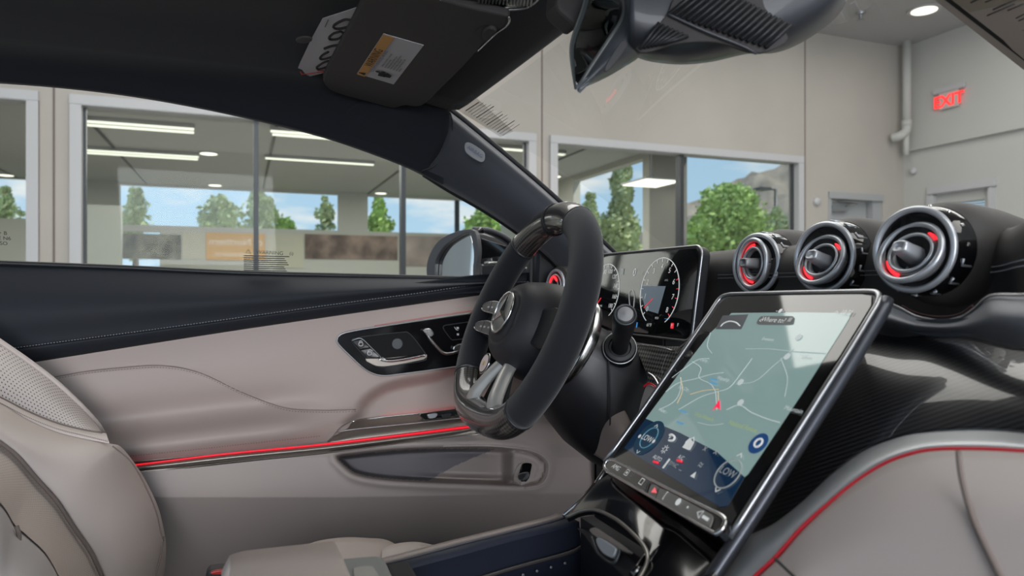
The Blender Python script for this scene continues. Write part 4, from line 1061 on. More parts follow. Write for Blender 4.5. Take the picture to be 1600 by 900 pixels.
def vent_at(px, py, x): 
    return PX(px, py, x)
vents = [(1181, 412, -.125, .0385, 'left'), (1287, 402, .004, .0385, 'mid'), (1427, 390, .138, .0385, 'right')]
VL = {'left': 'round air vent farthest left of the row, its blade turned to show red light', 'mid': 'middle round air vent of the row of three with chrome rings', 'right': 'largest looking round air vent at the right of the row of three'}
vax = Vector((.10, -1, .06)).normalized()
vmat = mat('vent chrome', (.52, .54, .58), .35, metal=.65); vgrey = mat('vent grey metal', (.26, .26, .275), .45, metal=.5)
dotm = mat('silver dot', (.8, .8, .78), .2, metal=1)
for px, py, X, Rv, w in vents:
    c = PX(px, py, X)
    t = thing('air_vent', VL[w], 'air vent', tuple(c), 'round air vents on the dashboard')
    z = vax; x = Vector((1, 0, 0)); x = (x-z*x.dot(z)).normalized(); y = z.cross(x)
    if y.z < 0: y = -y
    # dark hood behind
    lathe('vent_hood', [(Rv*.98, -.024), (Rv*1.08, -.025), (Rv*1.18, -.031), (Rv*1.25, -.042), (Rv*1.27, -.06), (Rv*1.25, -.10), (Rv*1.15, -.14), (Rv*.9, -.15)], c, z, M['dash'], t, k=56)
    lathe('vent_barrel', [(Rv*.96, -.002), (Rv*1.03, -.006), (Rv*1.07, -.026), (Rv*1.0, -.028), (Rv*.90, -.02), (Rv*.88, -.003)], c, z, M['gloss'], t, k=56)
    torus('outer_ring', c, z, Rv*.95, .0030, vmat, t)
    for k in range(14):                                   # bright dashes round the barrel
        a = math.radians(5+k*25.7); q = c+z*(-.013)+(x*math.cos(a)+y*math.sin(a))*Rv*1.055
        d = (x*-math.sin(a)+y*math.cos(a)); r_ = (x*math.cos(a)+y*math.sin(a))
        if w == 'right' and k < 6:
            lathe('barrel_dot', [(.0019, 0), (.0015, .001), (0, .0014)], q, r_, dotm, t, k=12)
        else:
            tube('barrel_mark', [q-z*.009, q+z*.004, q+z*.005+d*.006], .0011, vmat, t, k=6)
    lathe('inner_bowl', [(Rv*.86, -.002), (Rv*.84, -.030), (Rv*.6, -.036), (0, -.038)], c, z, M['blk'], t, k=48)
    # swivelling inner part
    if w == 'left': ia = (z-x*.12).normalized(); rot = 0
    else: ia = (z+y*.34-x*.10).normalized(); rot = 0
    ux = (x-ia*x.dot(ia)).normalized(); uy = ia.cross(ux)
    if uy.z < 0: uy = -uy
    sx, sy = (.70, .80) if w == 'left' else (.80, .72)
    c = c+z*.004 if w == 'left' else c+z*.003-y*.0035
    torus('inner_ring', c+ia*.002, ia, Rv*.98, .0028, vmat, t, sx=sx, sy=sy, xref=ux)
    R2 = Rv*.96
    vsr = []
    rowsr = []
    for h, s_ in ((.003, 1.0), (-.006, .94), (-.013, .80)):
        rowsr.append([c+ia*h+ux*(math.cos(2*PI*j/48)*R2*sx*s_)+uy*(math.sin(2*PI*j/48)*R2*sy*s_) for j in range(49)])
    grid('inner_collar', rowsr, vgrey, t, thick=.001)
    torus('nozzle_ring', c+ia*.001, ia, Rv*.98, .0017, vmat, t, sx=sx*.70, sy=sy*.66, xref=ux)
    torus('nozzle_wall', c-ia*.005, ia, Rv*.98, .004, vgrey, t, sx=sx*.71, sy=sy*.67, xref=ux)
    lathe('nozzle_core', [(Rv*.45, -.010), (Rv*.3, -.012), (0, -.014)], c, ia, M['blk'], t)
    # red light guide: arcs between collar and nozzle
    arcs = [(95, 265)] if w == 'left' else [(35, 85), (195, 250)]
    for a0, a1 in arcs:
        for rr, th_ in ((.80, .0016),):
            tube('red_light_guide', [c-ia*.0015+ux*(math.cos(math.radians(a))*Rv*.98*sx*rr)+uy*(math.sin(math.radians(a))*Rv*.98*sy*rr) for a in np.linspace(a0, a1, 26)], th_, M['redglow'], t, k=8)
    for a0 in (10, 170, 60, 240):
        a = math.radians(a0); d = ux*math.cos(a)+uy*math.sin(a)
        tube('spoke', [c+d*Rv*.3-ia*.008, c+d*Rv*.72-ia*.006], .0012, vgrey, t, k=6)
    # centre knob
    kn = [c+ia*h+ux*(math.cos(b_)*.0) for h, b_ in ((0, 0),)]
    kw, kh = (.0080, .0062)
    rws = []
    for h, s_ in ((-.010, 1.25), (.0, 1.12), (.008, 1.0), (.015, .95), (.0165, .85), (.0168, .6), (.0150, .55), (.0148, .02)):
        rws.append([c+ia*h+ux*(math.copysign(abs(math.cos(2*PI*j/32))**.6, math.cos(2*PI*j/32))*kw*s_)+uy*(math.copysign(abs(math.sin(2*PI*j/32))**.6, math.sin(2*PI*j/32))*kh*s_) for j in range(33)])
    grid('knob', rws, vgrey if w == 'left' else vmat, t)

# small far vent at the door side of the dash
c = PX(868, 446, -.60); z = Vector((.15, -1, .05)).normalized()
t = thing('side_air_vent', 'small round air vent with red glow beside the driver door, behind the steering wheel', 'air vent', tuple(c))
torus('outer_ring', c, z, .028, .003, vmat, t); lathe('inner_bowl', [(.027, 0), (.024, -.012), (0, -.018)], c, z, M['blk'], t)
torus('inner_ring', c+z*.001, z, .020, .0018, vmat, t)
torus('nozzle_ring', c+z*.002, z, .011, .0016, vgrey, t)
tube('red_light_guide', [c+Vector((math.cos(a)*.016, -.004, math.sin(a)*.016)) for a in np.linspace(.6, 2.8, 16)], .0022, M['redglow'], t, k=8)
lathe('vent_hood', [(.029, -.002), (.036, -.006), (.038, -.03), (.036, -.08), (.03, -.09)], c, z, M['dash'], t)

# silver band under the vents (passenger side)
sb_t = [(1290, 470), (1345, 468), (1380, 471), (1405, 480), (1430, 493), (1455, 499), (1480, 500), (1505, 494), (1525, 480), (1540, 466), (1556, 461), (1600, 461), (1700, 460)]
sb_b = [(1290, 520), (1345, 522), (1380, 524), (1405, 528), (1430, 526), (1455, 524), (1480, 524), (1505, 526), (1525, 529), (1545, 534), (1565, 540), (1600, 545), (1700, 552)]
patch('silver_band', sb_t, sb_b, lambda s, t, px, py: .560-.030*math.sin(t*PI)-.055*sst(1380, 1600, px)+.0, M['silverpaint'], dash, 90, 16, thick=.01, caster=PY)
tube('band_edge', [PY(a, b, .553-.055*sst(1380, 1600, a)) for a, b in cr(sb_t[1:], 80)], .0011, M['satin'], dash, k=6)
tube('band_glow', [PY(a, b-2, .562-.055*sst(1380, 1600, a)) for a, b in cr([(1410, 480), (1430, 490), (1455, 496), (1480, 497), (1502, 492), (1520, 480)], 40)], .001, mat('painted red glow', (.035, .003, .006), .5), dash, k=6)  # dull red glow under the vents put into the colour of this line
# carbon fibre panel sweeping from the band down beside the screen
cb_t = [(1200, 520), (1345, 521), (1405, 527), (1455, 523), (1505, 525), (1565, 539), (1600, 544), (1700, 551)]
edge = [(1120, 893), (1162, 843), (1180, 832), (1209, 818), (1253, 784), (1298, 742), (1342, 709), (1387, 689), (1431, 678), (1500, 673), (1550, 673), (1600, 677), (1700, 690)]
def ycb(px, py): return .400
rows = []
ct = cr([(1130, 890), (1180, 790), (1250, 660), (1320, 560), (1345, 521), (1405, 527), (1455, 523), (1505, 525), (1565, 539), (1600, 544), (1700, 551)], 120)
cbm = cr([(1130, 890), (1164, 845), (1180, 834), (1209, 820), (1253, 786), (1298, 744), (1342, 711), (1387, 691), (1431, 680), (1500, 673), (1550, 673), (1600, 677), (1700, 690)], 120)
for i in range(24):
    f = i/23.0; rows.append([PYZ(ct[j][0]*(1-f)+cbm[j][0]*f, ct[j][1]*(1-f)+cbm[j][1]*f, .405-.020*f-.015*math.sin(f*PI)*(j/120.0), .758, .95) for j in range(120)])
cp = grid('carbon_panel', rows, M['carbon'], dash, thick=.008)
uvl = cp.data.uv_layers['uv']                          # ridges run across the car
for lp in cp.data.loops:
    v = cp.data.vertices[lp.vertex_index].co; uvl.data[lp.index].uv = (v.x, v.z*1.4-.8*v.x)
# silver sweep, red light line, beige lower dash
sw_o = [(1075, 960)]+edge[0:]
red2 = [(1100, 990), (1150, 932), (1182, 898), (1211, 871), (1253, 824), (1298, 784), (1342, 749), (1387, 722), (1431, 707), (1465, 702), (1500, 701), (1550, 702), (1600, 705), (1700, 712)]
def swp(s, t, px, py): return .392-.034*math.sin(t*PI*.62)
a, b = cr(sw_o, 110), cr(red2, 110); rows = []
for i in range(14):
    f = i/13.0; rows.append([PYZ(a[j][0]*(1-f)+b[j][0]*f, a[j][1]*(1-f)+b[j][1]*f, .378-.026*math.sin(f*PI*.62), .758, .90) for j in range(110)])
grid('silver_sweep', rows, mat('sweep silver', (.56, .58, .60), .42, metal=.6), dash, thick=.006)
tube('red_light_line', [PYZ(p[0], p[1], .352, .758, .90) for p in cr(red2, 110)], lambda s: .0013, M['redtrim'], dash, k=8)
low2 = cr([(1100, 1000), (1200, 1000), (1400, 1000), (1600, 1000), (1700, 1000)], 110); rows = []
b = cr([(p[0], p[1]+2.5) for p in red2], 110)
for i in range(20):
    f = i/19.0; rows.append([PYZ(b[j][0]*(1-f)+low2[j][0]*f, b[j][1]*(1-f)+low2[j][1]*f, .356-.03*math.sin(min(1, f*2.5)*PI/2), .758, .80) for j in range(110)])
grid('lower_dash', rows, mat('beige dash leather', (.48, .43, .42), .6, bump=.06, bscale=1400), dash, thick=.006)
def LD(px, py): return PYZ(px, py, .3245, .758, .80)
tube('glovebox_gap', [LD(*p) for p in cr([(1497, 706), (1503, 750), (1520, 810), (1545, 865), (1570, 915)], 30)], .0016, M['seam'], dash, k=6)
tube('panel_gap', [LD(*p) for p in cr([(1211, 873), (1250, 910)], 20)], .0010, M['ink'], dash, k=6)

# ================================================================ steering wheel
WC = Vector((-.3745, .3883, .9001)); WR = .1695; TAU = .397
wu = Vector((1, 0, 0)); wv = Vector((0, math.sin(TAU), math.cos(TAU))); wn = wu.cross(wv)*-1
wn = Vector((0, -math.cos(TAU), math.sin(TAU)))
def WP(u, v, h=0): return WC+wu*u+wv*v+wn*h
def rimpt(a, h=0):
    u, v = WR*math.cos(a), WR*math.sin(a)
    if v < -.118: v = -.118-(.037)*math.tanh((-v-.118)/.037*.95)
    return WP(u, v, h)
t = thing('steering_wheel', 'flat-bottomed steering wheel in black suede with carbon fibre at top and bottom', 'steering wheel', tuple(WC))
def seg(name, a0, a1, m, r=.0225, n=46, flat=1.12):
    a0, a1 = math.radians(a0), math.radians(a1)
    pts = [rimpt(a0+(a1-a0)*k/(n-1)) for k in range(n)]
    return tube(name, pts, r, m, t, k=22, up=wn, flat=flat)
seg('suede_grip', 131, 216, M['suede']); seg('suede_grip', -47, 66, M['suede'])
seg('carbon_rim_top', 65.5, 131.5, M['carbonrim'], .0218); cb = seg('carbon_rim_bottom', 215.5, 313.5, M['carbonrim'], .0220)
for a in (66, 131, 216, 313):
    seg('rim_joint', a-.5, a+.5, M['mullion'], .0229, 3)
seg('centre_marker', 95, 98, M['blk'], .0232, 5)
# airbag cover
rows = []
def sup(j, n, k, ru, rv):
    a = 2*PI*j/n; c, s = math.cos(a), math.sin(a)
    return math.copysign(abs(c)**k, c)*ru, math.copysign(abs(s)**k, s)*rv
for h, s_ in ((-.085, 1.0), (-.07, 1.10), (-.05, 1.14), (-.03, 1.13), (-.012, 1.06), (.010, .93), (.020, .82), (.0255, .70), (.0275, .60), (.0262, .585), (.0285, .55), (.0305, .38), (.031, .01)):
    rows.append([WP(sup(j, 48, .88, .073, .068)[0]*s_, sup(j, 48, .88, .073, .068)[1]*s_-.004, h) for j in range(49)])
pad = grid('airbag_cover', rows, mat('soft black cover', (.020, .020, .024), .55, bump=.05, bscale=1500), t)
EO = WP(0, .002, .031)
em_ring = tube('emblem_ring', [WP(.0315*math.cos(a), .0315*math.sin(a)+.002, .0325) for a in np.linspace(0, 2*PI, 64, endpoint=False)], .0019, M['chrome'], t, closed=True, k=10)
lathe('emblem_disc', [(.031, 0), (.031, .0012), (0, .0014)], EO, wn, mat('emblem disc', (.22, .21, .205), .35, metal=.6), em_ring)
for k in range(3):
    a = PI/2+k*2*PI/3
    d = Vector((math.cos(a), math.sin(a), 0)); p_ = Vector((-d.y, d.x, 0))
    def E(u, v, h): return WP(u, v+.002, .0325+h)
    vs = [E(d.x*.031, d.y*.031, .0005), E(p_.x*.0042+0*d.x, p_.y*.0042, .0005), E(0, 0, .0045), E(-p_.x*.0042, -p_.y*.0042, .0005)]
    b1 = Vector((math.cos(a-PI/3), math.sin(a-PI/3), 0))*.0048; b2 = Vector((math.cos(a+PI/3), math.sin(a+PI/3), 0))*.0048
    vs = [E(d.x*.031, d.y*.031, .0006), E(b1.x, b1.y, .0006), E(0, 0, .005), E(b2.x, b2.y, .0006)]
    mesh('emblem_point', vs, [(0, 1, 2), (0, 2, 3), (0, 3, 1), (1, 3, 2)], M['chrome'], em_ring, False)
# side spokes with button pods
for s in (-1, 1):
    pod = slab('spoke', [WP(s*u, v, .002) for u, v in [(.055, .022), (.10, .026), (.158, .018), (.160, -.030), (.10, -.036), (.055, -.03)]], .02, M['blk'], t, bev=.004)
    for v0, nm in ((.012, 'upper'), (-.022, 'lower')):
        o_ = [(.066, v0+.007), (.10, v0+.012), (.142, v0+.008), (.154, v0+.001), (.142, v0-.005), (.10, v0-.008), (.066, v0-.008)]
        b = slab('button_pod', [WP(s*u, v, .016) for u, v in cr(o_, 30, True)], .010, mat('pod grey', (.17, .165, .16), .4, metal=.4) if s == -1 and v0 > 0 else bpy.data.materials['pod grey'], t, bev=.0015)
        if s > 0: b.location += wu*.030-wn*.018
        tube('pod_edge', [WP(s*u, v, .0155) for u, v in cr(o_, 34, True)], .0013, M['chrome'], b, closed=True, k=6)
        for uu in (.082, .102, .120): slab('button_mark', [WP(s*(uu-.004), v0+.003, .0163), WP(s*(uu+.004), v0+.003, .0163), WP(s*(uu+.004), v0, .0163), WP(s*(uu-.004), v0, .0163)], .0003, M['whitepaper'], b)
        slab('button_gap', [WP(s*.110, v0+.010, .0163), WP(s*.1115, v0+.010, .0163), WP(s*.1115, v0-.007, .0163), WP(s*.110, v0-.007, .0163)], .0003, M['blk'], b)
# lower double spoke in silver
for s in (-1, 1):
    rows = []
    ln = [(.014, -.058, -.002, .013), (.022, -.078, .005, .014), (.032, -.100, .011, .015), (.042, -.122, .015, .017), (.050, -.140, .013, .020)]
    for u, v, h, w in ln:
        rows.append([WP(s*(u-w), v-.002, h-.008), WP(s*(u-w*.7), v, h+.001), WP(s*u, v+.001, h+.005), WP(s*(u+w*.7), v+.002, h+.001), WP(s*(u+w), v+.004, h-.010)])
    rows = [[tuple(q) for q in cr([tuple(p) for p in r], 14)] for r in rows]
    cols = [[r[j] for r in rows] for j in range(14)]; cols = [cr(c_, 24) for c_ in cols]
    grid('lower_spoke', cols, mat('spoke silver', (.50, .49, .47), .38, metal=.55) if s == -1 else bpy.data.materials['spoke silver'], t, thick=.004)
slab('spoke_web', [WP(u, v, -.004) for u, v in [(-.018, -.058), (.018, -.058), (.05, -.140), (-.05, -.140)]], .006, M['blk'], t, bev=.001)
slab('spoke_foot', [WP(u, v, .014) for u, v in cr([(-.07, -.146), (-.045, -.132), (0, -.128), (.045, -.132), (.07, -.146), (.05, -.153), (-.05, -.153)], 40, True)], .012, M['chrome'], t, bev=.003)
text('spoke_lettering', 'AMG', WP(-.052, -.143, .0146), wu, wv, .008, M['ink'], t, shear=.4)
for s in (-1,):                                        # round drive mode buttons
    c = WP(s*.058, -.076, .006)
    b = lathe('drive_mode_button', [(.017, -.012), (.0178, 0), (.0165, .003), (.015, .0035), (0, .0036)], c, wn, M['gloss'], t, k=36)
    torus('button_ring', c+wn*.002, wn, .0165, .0011, M['chrome'], b)
    lathe('button_display', [(.0138, .0034), (.0138, .0042), (0, .0042)], c, wn, mat('button display', (.25, .22, .22), .3, emit=(.35, .28, .27), es=.4), b, k=30)
    lathe('button_icon', [(.004, .0043), (.004, .0048), (0, .0048)], c+wu*.001, wn, mat('yellow icon', (.5, .4, .15), .4), b, k=16)
lathe('wheel_hub', [(.052, -.03), (.056, -.05), (.050, -.075), (.045, -.09)], WC, wn, M['blk'], t, k=40)
# shift paddles
for s in (-1, 1):
    pts = cr([WP(s*.080, .062, -.058), WP(s*.106, .046, -.060), WP(s*.121, .012, -.060), WP(s*.119, -.022, -.058), WP(s*.104, -.052, -.058), WP(s*.086, -.070, -.056)], 30)
    tube('shift_paddle', pts, lambda f: .0035+.005*math.sin(PI*f), M['chrome'], t, k=12, up=wn, flat=.42)
    slab('paddle_arm', [WP(s*u, v, -.056) for u, v in [(.04, .012), (.10, .018), (.10, -.022), (.04, -.018)]], .006, M['blk'], t, bev=.001)

# ---- column shroud with stalk
t = thing('steering_column', 'black plastic steering column shroud between wheel and instrument display', 'steering column', tuple(WC-wn*.1))
rows = []
def colsec(h, ru, ru2, rt, rb, dv):
    out = []
    for j in range(49):
        a = 2*PI*j/48; c, s = math.cos(a), math.sin(a)
        u = math.copysign(abs(c)**.8, c)*ru; v = math.copysign(abs(s)**.8, s)*(rt if s > 0 else rb)+dv
        out.append(WP(u, v, h))
    return out
for h, ru, rt, rb, dv in ((-.045, .050, .040, .045, -.006), (-.055, .078, .048, .066, -.010), (-.075, .092, .052, .085, -.014), (-.11, .100, .056, .105, -.018), (-.15, .104, .058, .122, -.022), (-.20, .104, .058, .132, -.026), (-.26, .100, .05, .13, -.03)):
    rows.append(colsec(h, ru, ru, rt, rb, dv))
cm = mat('shroud plastic', (.014, .014, .017), .42, bump=.05, bscale=1500)
grid('column_shroud', rows, cm, t, closed=False)
sg = [WP(u, v, h) for u, v, h in ((.104, -.005, -.10), (.106, -.06, -.125), (.098, -.11, -.15))]
tube('shroud_seam', cr([tuple(p) for p in sg], 16), .0012, M['blk'], t, k=6)
# gear selector stalk, pointing at the camera
A0 = PX(968, 545, -.270); B0 = PX(977, 492, -.165)
ax = (B0-A0).normalized(); Ls = (B0-A0).length
lathe('stalk_boot', [(.023, -.02), (.0235, .004), (.021, .009), (.016, .010), (.0145, .006)], A0, ax, M['blk'], t, k=36)
torus('stalk_boot_ring', A0+ax*.004, ax, .0232, .0013, M['satin'], t)
lathe('gear_stalk', [(.0115, 0), (.0118, Ls*.35), (.0138, Ls*.55), (.0150, Ls*.8), (.0150, Ls*.96), (.0138, Ls)], A0, ax, M['blk'], t, k=36)
torus('stalk_end_ring', B0, ax, .0130, .0014, M['mullion'], t)
lathe('stalk_button', [(.0105, 0), (.0105, .0015), (.0095, .0026), (0, .0030)], B0, ax, M['satin'], t, k=36)

# ================================================================ instrument display
t = thing('instrument_display', 'free-standing digital instrument display with two dials behind the steering wheel', 'instrument display', (-.37, .58, .88))
K_ = .146
IO = Vector((-.37, .571, .878)); iy = Vector((0, K_, 1)).normalized(); ix = Vector((1, 0, 0)); inn = Vector((0, -1, K_)).normalized()
def IP(px, py, off=0): return PN(px, py, IO+inn*off, inn)
TRc, BRc = IP(1098, 383), IP(1078, 533)
def IL(u, v, off=0): return IO+ix*u+iy*v+inn*off         # local metres
def iloc(p): d = p-IO; return d.dot(ix), d.dot(iy)
u1, v1 = iloc(TRc); u1b, v0 = iloc(BRc); u0 = -.165
def rrect(a0, b0, a1, b1, r, n=8):
    out = []
    for cx, cy, s in ((a1-r, b1-r, 0), (a0+r, b1-r, 90), (a0+r, b0+r, 180), (a1-r, b0+r, 270)):
        for k in range(n+1):
            q = math.radians(s+90*k/n); out.append((cx+r*math.cos(q), cy+r*math.sin(q)))
    return out
slab('display_body', [IL(a, b) for a, b in rrect(u0, v0, u1, v1, .016)], .016, M['blk'], t, bev=.003)
tube('display_edge', [IL(a, b, -.001) for a, b in rrect(u0, v0, u1, v1, .016)], .0019, M['satin'], t, closed=True, k=8)
m_scr = mat('display glass', (.008, .009, .010), .04, coat=1)
scr = slab('display_screen', [IL(a, b, .0012) for a, b in rrect(u0+.004, v0+.004, u1-.004, v1-.004, .013)], .001, m_scr, t)
def em(name, c, s=1.0): return mat(name, tuple(x*.5 for x in c), .3, emit=c, es=s)
e_w = em('lit white', (.55, .57, .57), .6); e_d = em('lit dim white', (.24, .26, .26), .6); e_r = em('lit red', (.8, .03, .05), .7); e_b = em('lit blue', (.05, .32, .8), .7)
m_dim = mat('screen layer', (.05, .053, .05), .05, coat=1, emit=(.05, .055, .05), es=.5)
def idial(cu, cv, r, labs, needle, red=None):
    g = tube('dial_ring', [IL(cu+r*math.cos(a), cv+r*math.sin(a), .0016) for a in np.linspace(math.radians(-60), math.radians(240), 50)], .0006, e_w, t, k=5)
    for k in range(17):
        a = math.radians(225-270*k/16); tube('dial_tick', [IL(cu+r*.98*math.cos(a), cv+r*.98*math.sin(a), .0017), IL(cu+r*.88*math.cos(a), cv+r*.88*math.sin(a), .0017)], .00045, e_w if not red or k < 12 else e_r, g, k=4)
    for k, s in enumerate(labs):
        a = math.radians(225-270*k/(len(labs)-1)); text('dial_number', s, IL(cu+r*.74*math.cos(a), cv+r*.74*math.sin(a), .0017), ix, iy, r*.22, e_w, g, shear=.2)
    a = math.radians(needle); tube('dial_needle', [IL(cu+r*.35*math.cos(a), cv+r*.35*math.sin(a), .0018), IL(cu+r*.85*math.cos(a), cv+r*.85*math.sin(a), .0018)], .0006, e_r, g, k=5)
    return g
p1 = iloc(IP(1028, 460)); p0 = iloc(IP(945, 468))
rd = (v1-v0)*.385
idial(p1[0]+.004, (v0+v1)/2+.001, rd, ['0', '1', '2', '3', '4', '5', '6', '7', '8'], 215, True)
idial(p0[0], (v0+v1)/2+.001, rd*.92, ['0', '20', '40', '60', '80', '100', '120', '140', '160', '180'], 225)
def it(px, py, s, h, m, par=t, sh=0): text('display_text', s, IP(px, py, .0018), ix, iy, h, m, par, shear=sh)
it(972, 425, '\u25A0', .014, e_d); it(991, 426, '0', .018, e_w, sh=.2); it(1005, 427, '\u2302', .009, e_d)
it(938, 478, 'AMG', .005, e_w, sh=.3); it(1041, 438, 'AMG', .004, e_d); it(1026, 497, 'ECO', .0045, e_w); it(1042, 498, '\u2014\u2014', .006, e_b); it(1014, 508, '61\u00B0F', .007, e_w); it(1059, 508, 'F', .007, e_w)
it(995, 507, '\u25AE', .008, e_b); it(1004, 442, '\u2261', .009, e_d)
pk = IP(1050, 509, .0018); slab('park_lamp', [pk+ix*a+iy*b for a, b in rrect(-.0035, -.004, .0035, .004, .001, 3)], .0003, e_r, t); text('display_text', 'P', pk+inn*.0006, ix, iy, .006, e_w, t)
slab('map_inset', [IP(*p, .0014) for p in [(1000, 447), (1040, 447), (1028, 490), (1008, 484)]], .0002, em('inset blue grey', (.10, .13, .16), .6), t)
tube('car_outline', [IP(*p, .0018) for p in cr([(984, 480), (983, 460), (987, 453), (991, 460), (990, 480)], 24)], .0008, e_d, t, k=5)
slab('car_outline', [IP(*p, .0018) for p in [(984, 468), (990, 468), (990, 464), (984, 464)]], .0003, M['ink'], t)
box('display_foot', (-.46, .575, .855), (-.28, .66, .885), M['blk'], t, bev=.003)
# carbon weave trim between column and centre screen
t = thing('centre_trim', 'carbon fibre weave trim with silver edge between steering column and centre screen', 'trim', tuple(PYZ(1030, 580, .52, .8, .8)))
def CT(px, py, o=0): return PYZ(px, py, .53-o, .84, .45)
ctp = [(985, 533), (1010, 537), (1040, 541), (1066, 541), (1100, 525), (1100, 560), (1060, 625), (1010, 690), (985, 700), (1000, 640), (1012, 590), (1000, 560)]
sl_ = slab('weave_panel', [CT(*p) for p in ctp], .01, M['weave'], t, bev=.001)
uvw = sl_.data.uv_layers.new(name='uv')
for lp in sl_.data.loops:
    v = sl_.data.vertices[lp.vertex_index].co; uvw.data[lp.index].uv = (v.x, v.z*1.1)
tube('silver_edge', [CT(*p, .004) for p in cr([(1092, 524), (1072, 536), (1055, 548), (1040, 545), (1015, 541), (990, 538)], 30)], .0016, M['chrome'], t, k=8)
tube('silver_edge', [CT(*p, .006) for p in cr([(1012, 583), (1022, 590), (1030, 605), (1032, 618)], 20)], .0022, M['chrome'], t, k=8)
torus('start_button_ring', CT(1068, 556, .004), (0, -1, .45), .0105, .0018, M['chrome'], t); lathe('start_button', [(.009, 0), (.009, .003), (0, .004)], CT(1068, 556, .003), (0, -1, .45), M['gloss'], t)
slab('beige_wedge', [CT(*p, .012) for p in cr([(994, 660), (1000, 630), (1008, 605), (1014, 600), (1024, 606), (1030, 618), (1020, 645), (1000, 680)], 40, True)], .01, mat('wedge leather', (.42, .38, .37), .6), t, bev=.002)
tube('wedge_edge', [CT(*p, .013) for p in cr([(1006, 604), (1014, 599), (1024, 604), (1031, 617)], 20)], .0012, M['redtrim'], t, k=6)

# ================================================================ centre screen
TL = Vector((-.070, .5226, .9426)); BLc = Vector((-.0747, .366, .762)); 
se = Vector((math.cos(math.radians(6)), -math.sin(math.radians(6)), 0)); sv = (TL-BLc); sv = (sv-se*sv.dot(se)).normalized(); sn = se.cross(sv)
if sn.dot(CAM-TL) < 0: sn = -sn
def SP(px, py, off=0): return PN(px, py, TL+sn*off, sn)
def SL(u, v, off=0): return TL+se*u+sv*v+sn*off
def sloc(p): d = p-TL; return d.dot(se), d.dot(sv)
t = thing('centre_screen', 'large upright centre touchscreen showing a map, in a rounded silver frame', 'touchscreen', tuple((TL+BLc)/2+se*.1))
so = [(935, 740), (945, 722), (1000, 646), (1060, 560), (1106, 495), (1124, 470), (1132, 463), (1142, 460), (1250, 457), (1355, 456), (1368, 458), (1375, 464), (1373, 476), (1330, 545), (1260, 650), (1200, 740), (1150, 815), (1135, 838)]
corner = cr(so[1:-1], 90)
scr_o = [(1128, 832), (945, 722)]
outl = [SP(945, 722)]+[SP(*p) for p in cr([(945, 722), (1000, 646), (1060, 560), (1110, 488)], 10)[1:]]+[SP(*p) for p in cr([(1110, 488), (1122, 470), (1130, 463), (1142, 460)], 10)[1:]]+[SP(*p) for p in cr([(1142, 460), (1250, 457.5), (1352, 456)], 6)[1:]]+[SP(*p) for p in cr([(1352, 456), (1368, 457), (1374, 464), (1370, 477)], 10)[1:]]+[SP(*p) for p in cr([(1370, 477), (1330, 542), (1260, 652), (1200, 746), (1140, 840)], 12)[1:]]
back_s = slab('screen_body', outl, .014, mat('screen body', (.03, .032, .038), .35, metal=.3), t, bev=.003)
inn_o = [(952, 722), (1004, 650), (1064, 564), (1112, 493), (1124, 474), (1134, 466), (1146, 463), (1250, 461), (1350, 460), (1362, 463), (1364, 470), (1358, 482), (1322, 540), (1254, 648), (1194, 740), (1137, 826)]
m_sb = mat('screen bezel glass', (.010, .010, .010), .035, coat=1)
gl = slab('screen_glass', [SP(952, 722, .0012)]+[SP(*p, .0012) for p in cr(inn_o, 60)[1:]], .001, m_sb, t)
tube('screen_frame', outl[:], .0026, M['satin'], t, k=10)
fr2 = cr([(1374, 466), (1368, 482), (1330, 545), (1262, 652), (1202, 746), (1150, 826), (1084, 925)], 40)
tube('screen_frame_side', [SP(a+11, b+3, -.009) for a, b in fr2], .0060, mat('frame side', (.07, .075, .09), .3, metal=.6), t, k=12)
# picture area
pic = [(978, 700), (1124, 805), (1340, 489), (1144, 489)]
m_map = mat('map picture', (.10, .15, .15), .04, coat=1, emit=(.17, .245, .235), es=.85)
m_panel = mat('climate panel picture', (.004, .012, .03), .04, coat=1, emit=(.006, .025, .06), es=.55)
def bz2(pts, o): return [SP(*p, o) for p in pts]
mp_o = bz2([(1009, 654), (1062, 676), (1120, 706), (1163, 745), (1168, 741), (1196, 700), (1252, 616), (1318, 512), (1327, 497), (1330, 489), (1250, 488), (1143, 489), (1110, 520), (1060, 585)], .0016)
mo = slab('map_picture', mp_o, .0003, m_map, t)
po = slab('climate_picture', bz2([(975, 700), (1009, 654), (1062, 676), (1120, 706), (1163, 745), (1137, 790), (1125, 792)], .0016), .0003, m_panel, t)
# roads
e_road = em('map road', (.36, .42, .42), .7); e_orr = em('map orange road', (.46, .36, .22), .7); e_lab = em('map label', (.42, .47, .47), .7); e_grn = em('map green label', (.26, .34, .12), .7); e_blu = em('map blue label', (.10, .27, .42), .7)
roads = [([(1040, 612), (1060, 598), (1085, 592), (1110, 585), (1130, 582)], .0008), ([(1082, 565), (1095, 575), (1092, 590), (1110, 600), (1118, 612)], .0007), ([(1050, 590), (1070, 575), (1090, 562), (1108, 560)], .0007),
         ([(1110, 520), (1105, 540), (1112, 552)], .0006), ([(1118, 612), (1120, 640)], .0008), ([(1060, 640), (1095, 620), (1120, 612), (1140, 605), (1160, 580), (1175, 560)], .0007),
         ([(1135, 640), (1155, 633), (1175, 645), (1200, 655), (1218, 660)], .0009), ([(1150, 600), (1180, 595), (1210, 570), (1240, 545)], .0005), ([(1165, 545), (1200, 545), (1240, 549), (1290, 552)], .0006), ([(1090, 660), (1110, 664), (1130, 662)], .0005),
         ([(1220, 560), (1230, 590), (1226, 620)], .0005), ([(1030, 640), (1052, 628), (1062, 612), (1064, 590)], .0007)]
for pts, r in roads: tube('map_road', [SP(*p, .0020) for p in cr(pts, 24)], r*.55, e_road, mo, k=4)
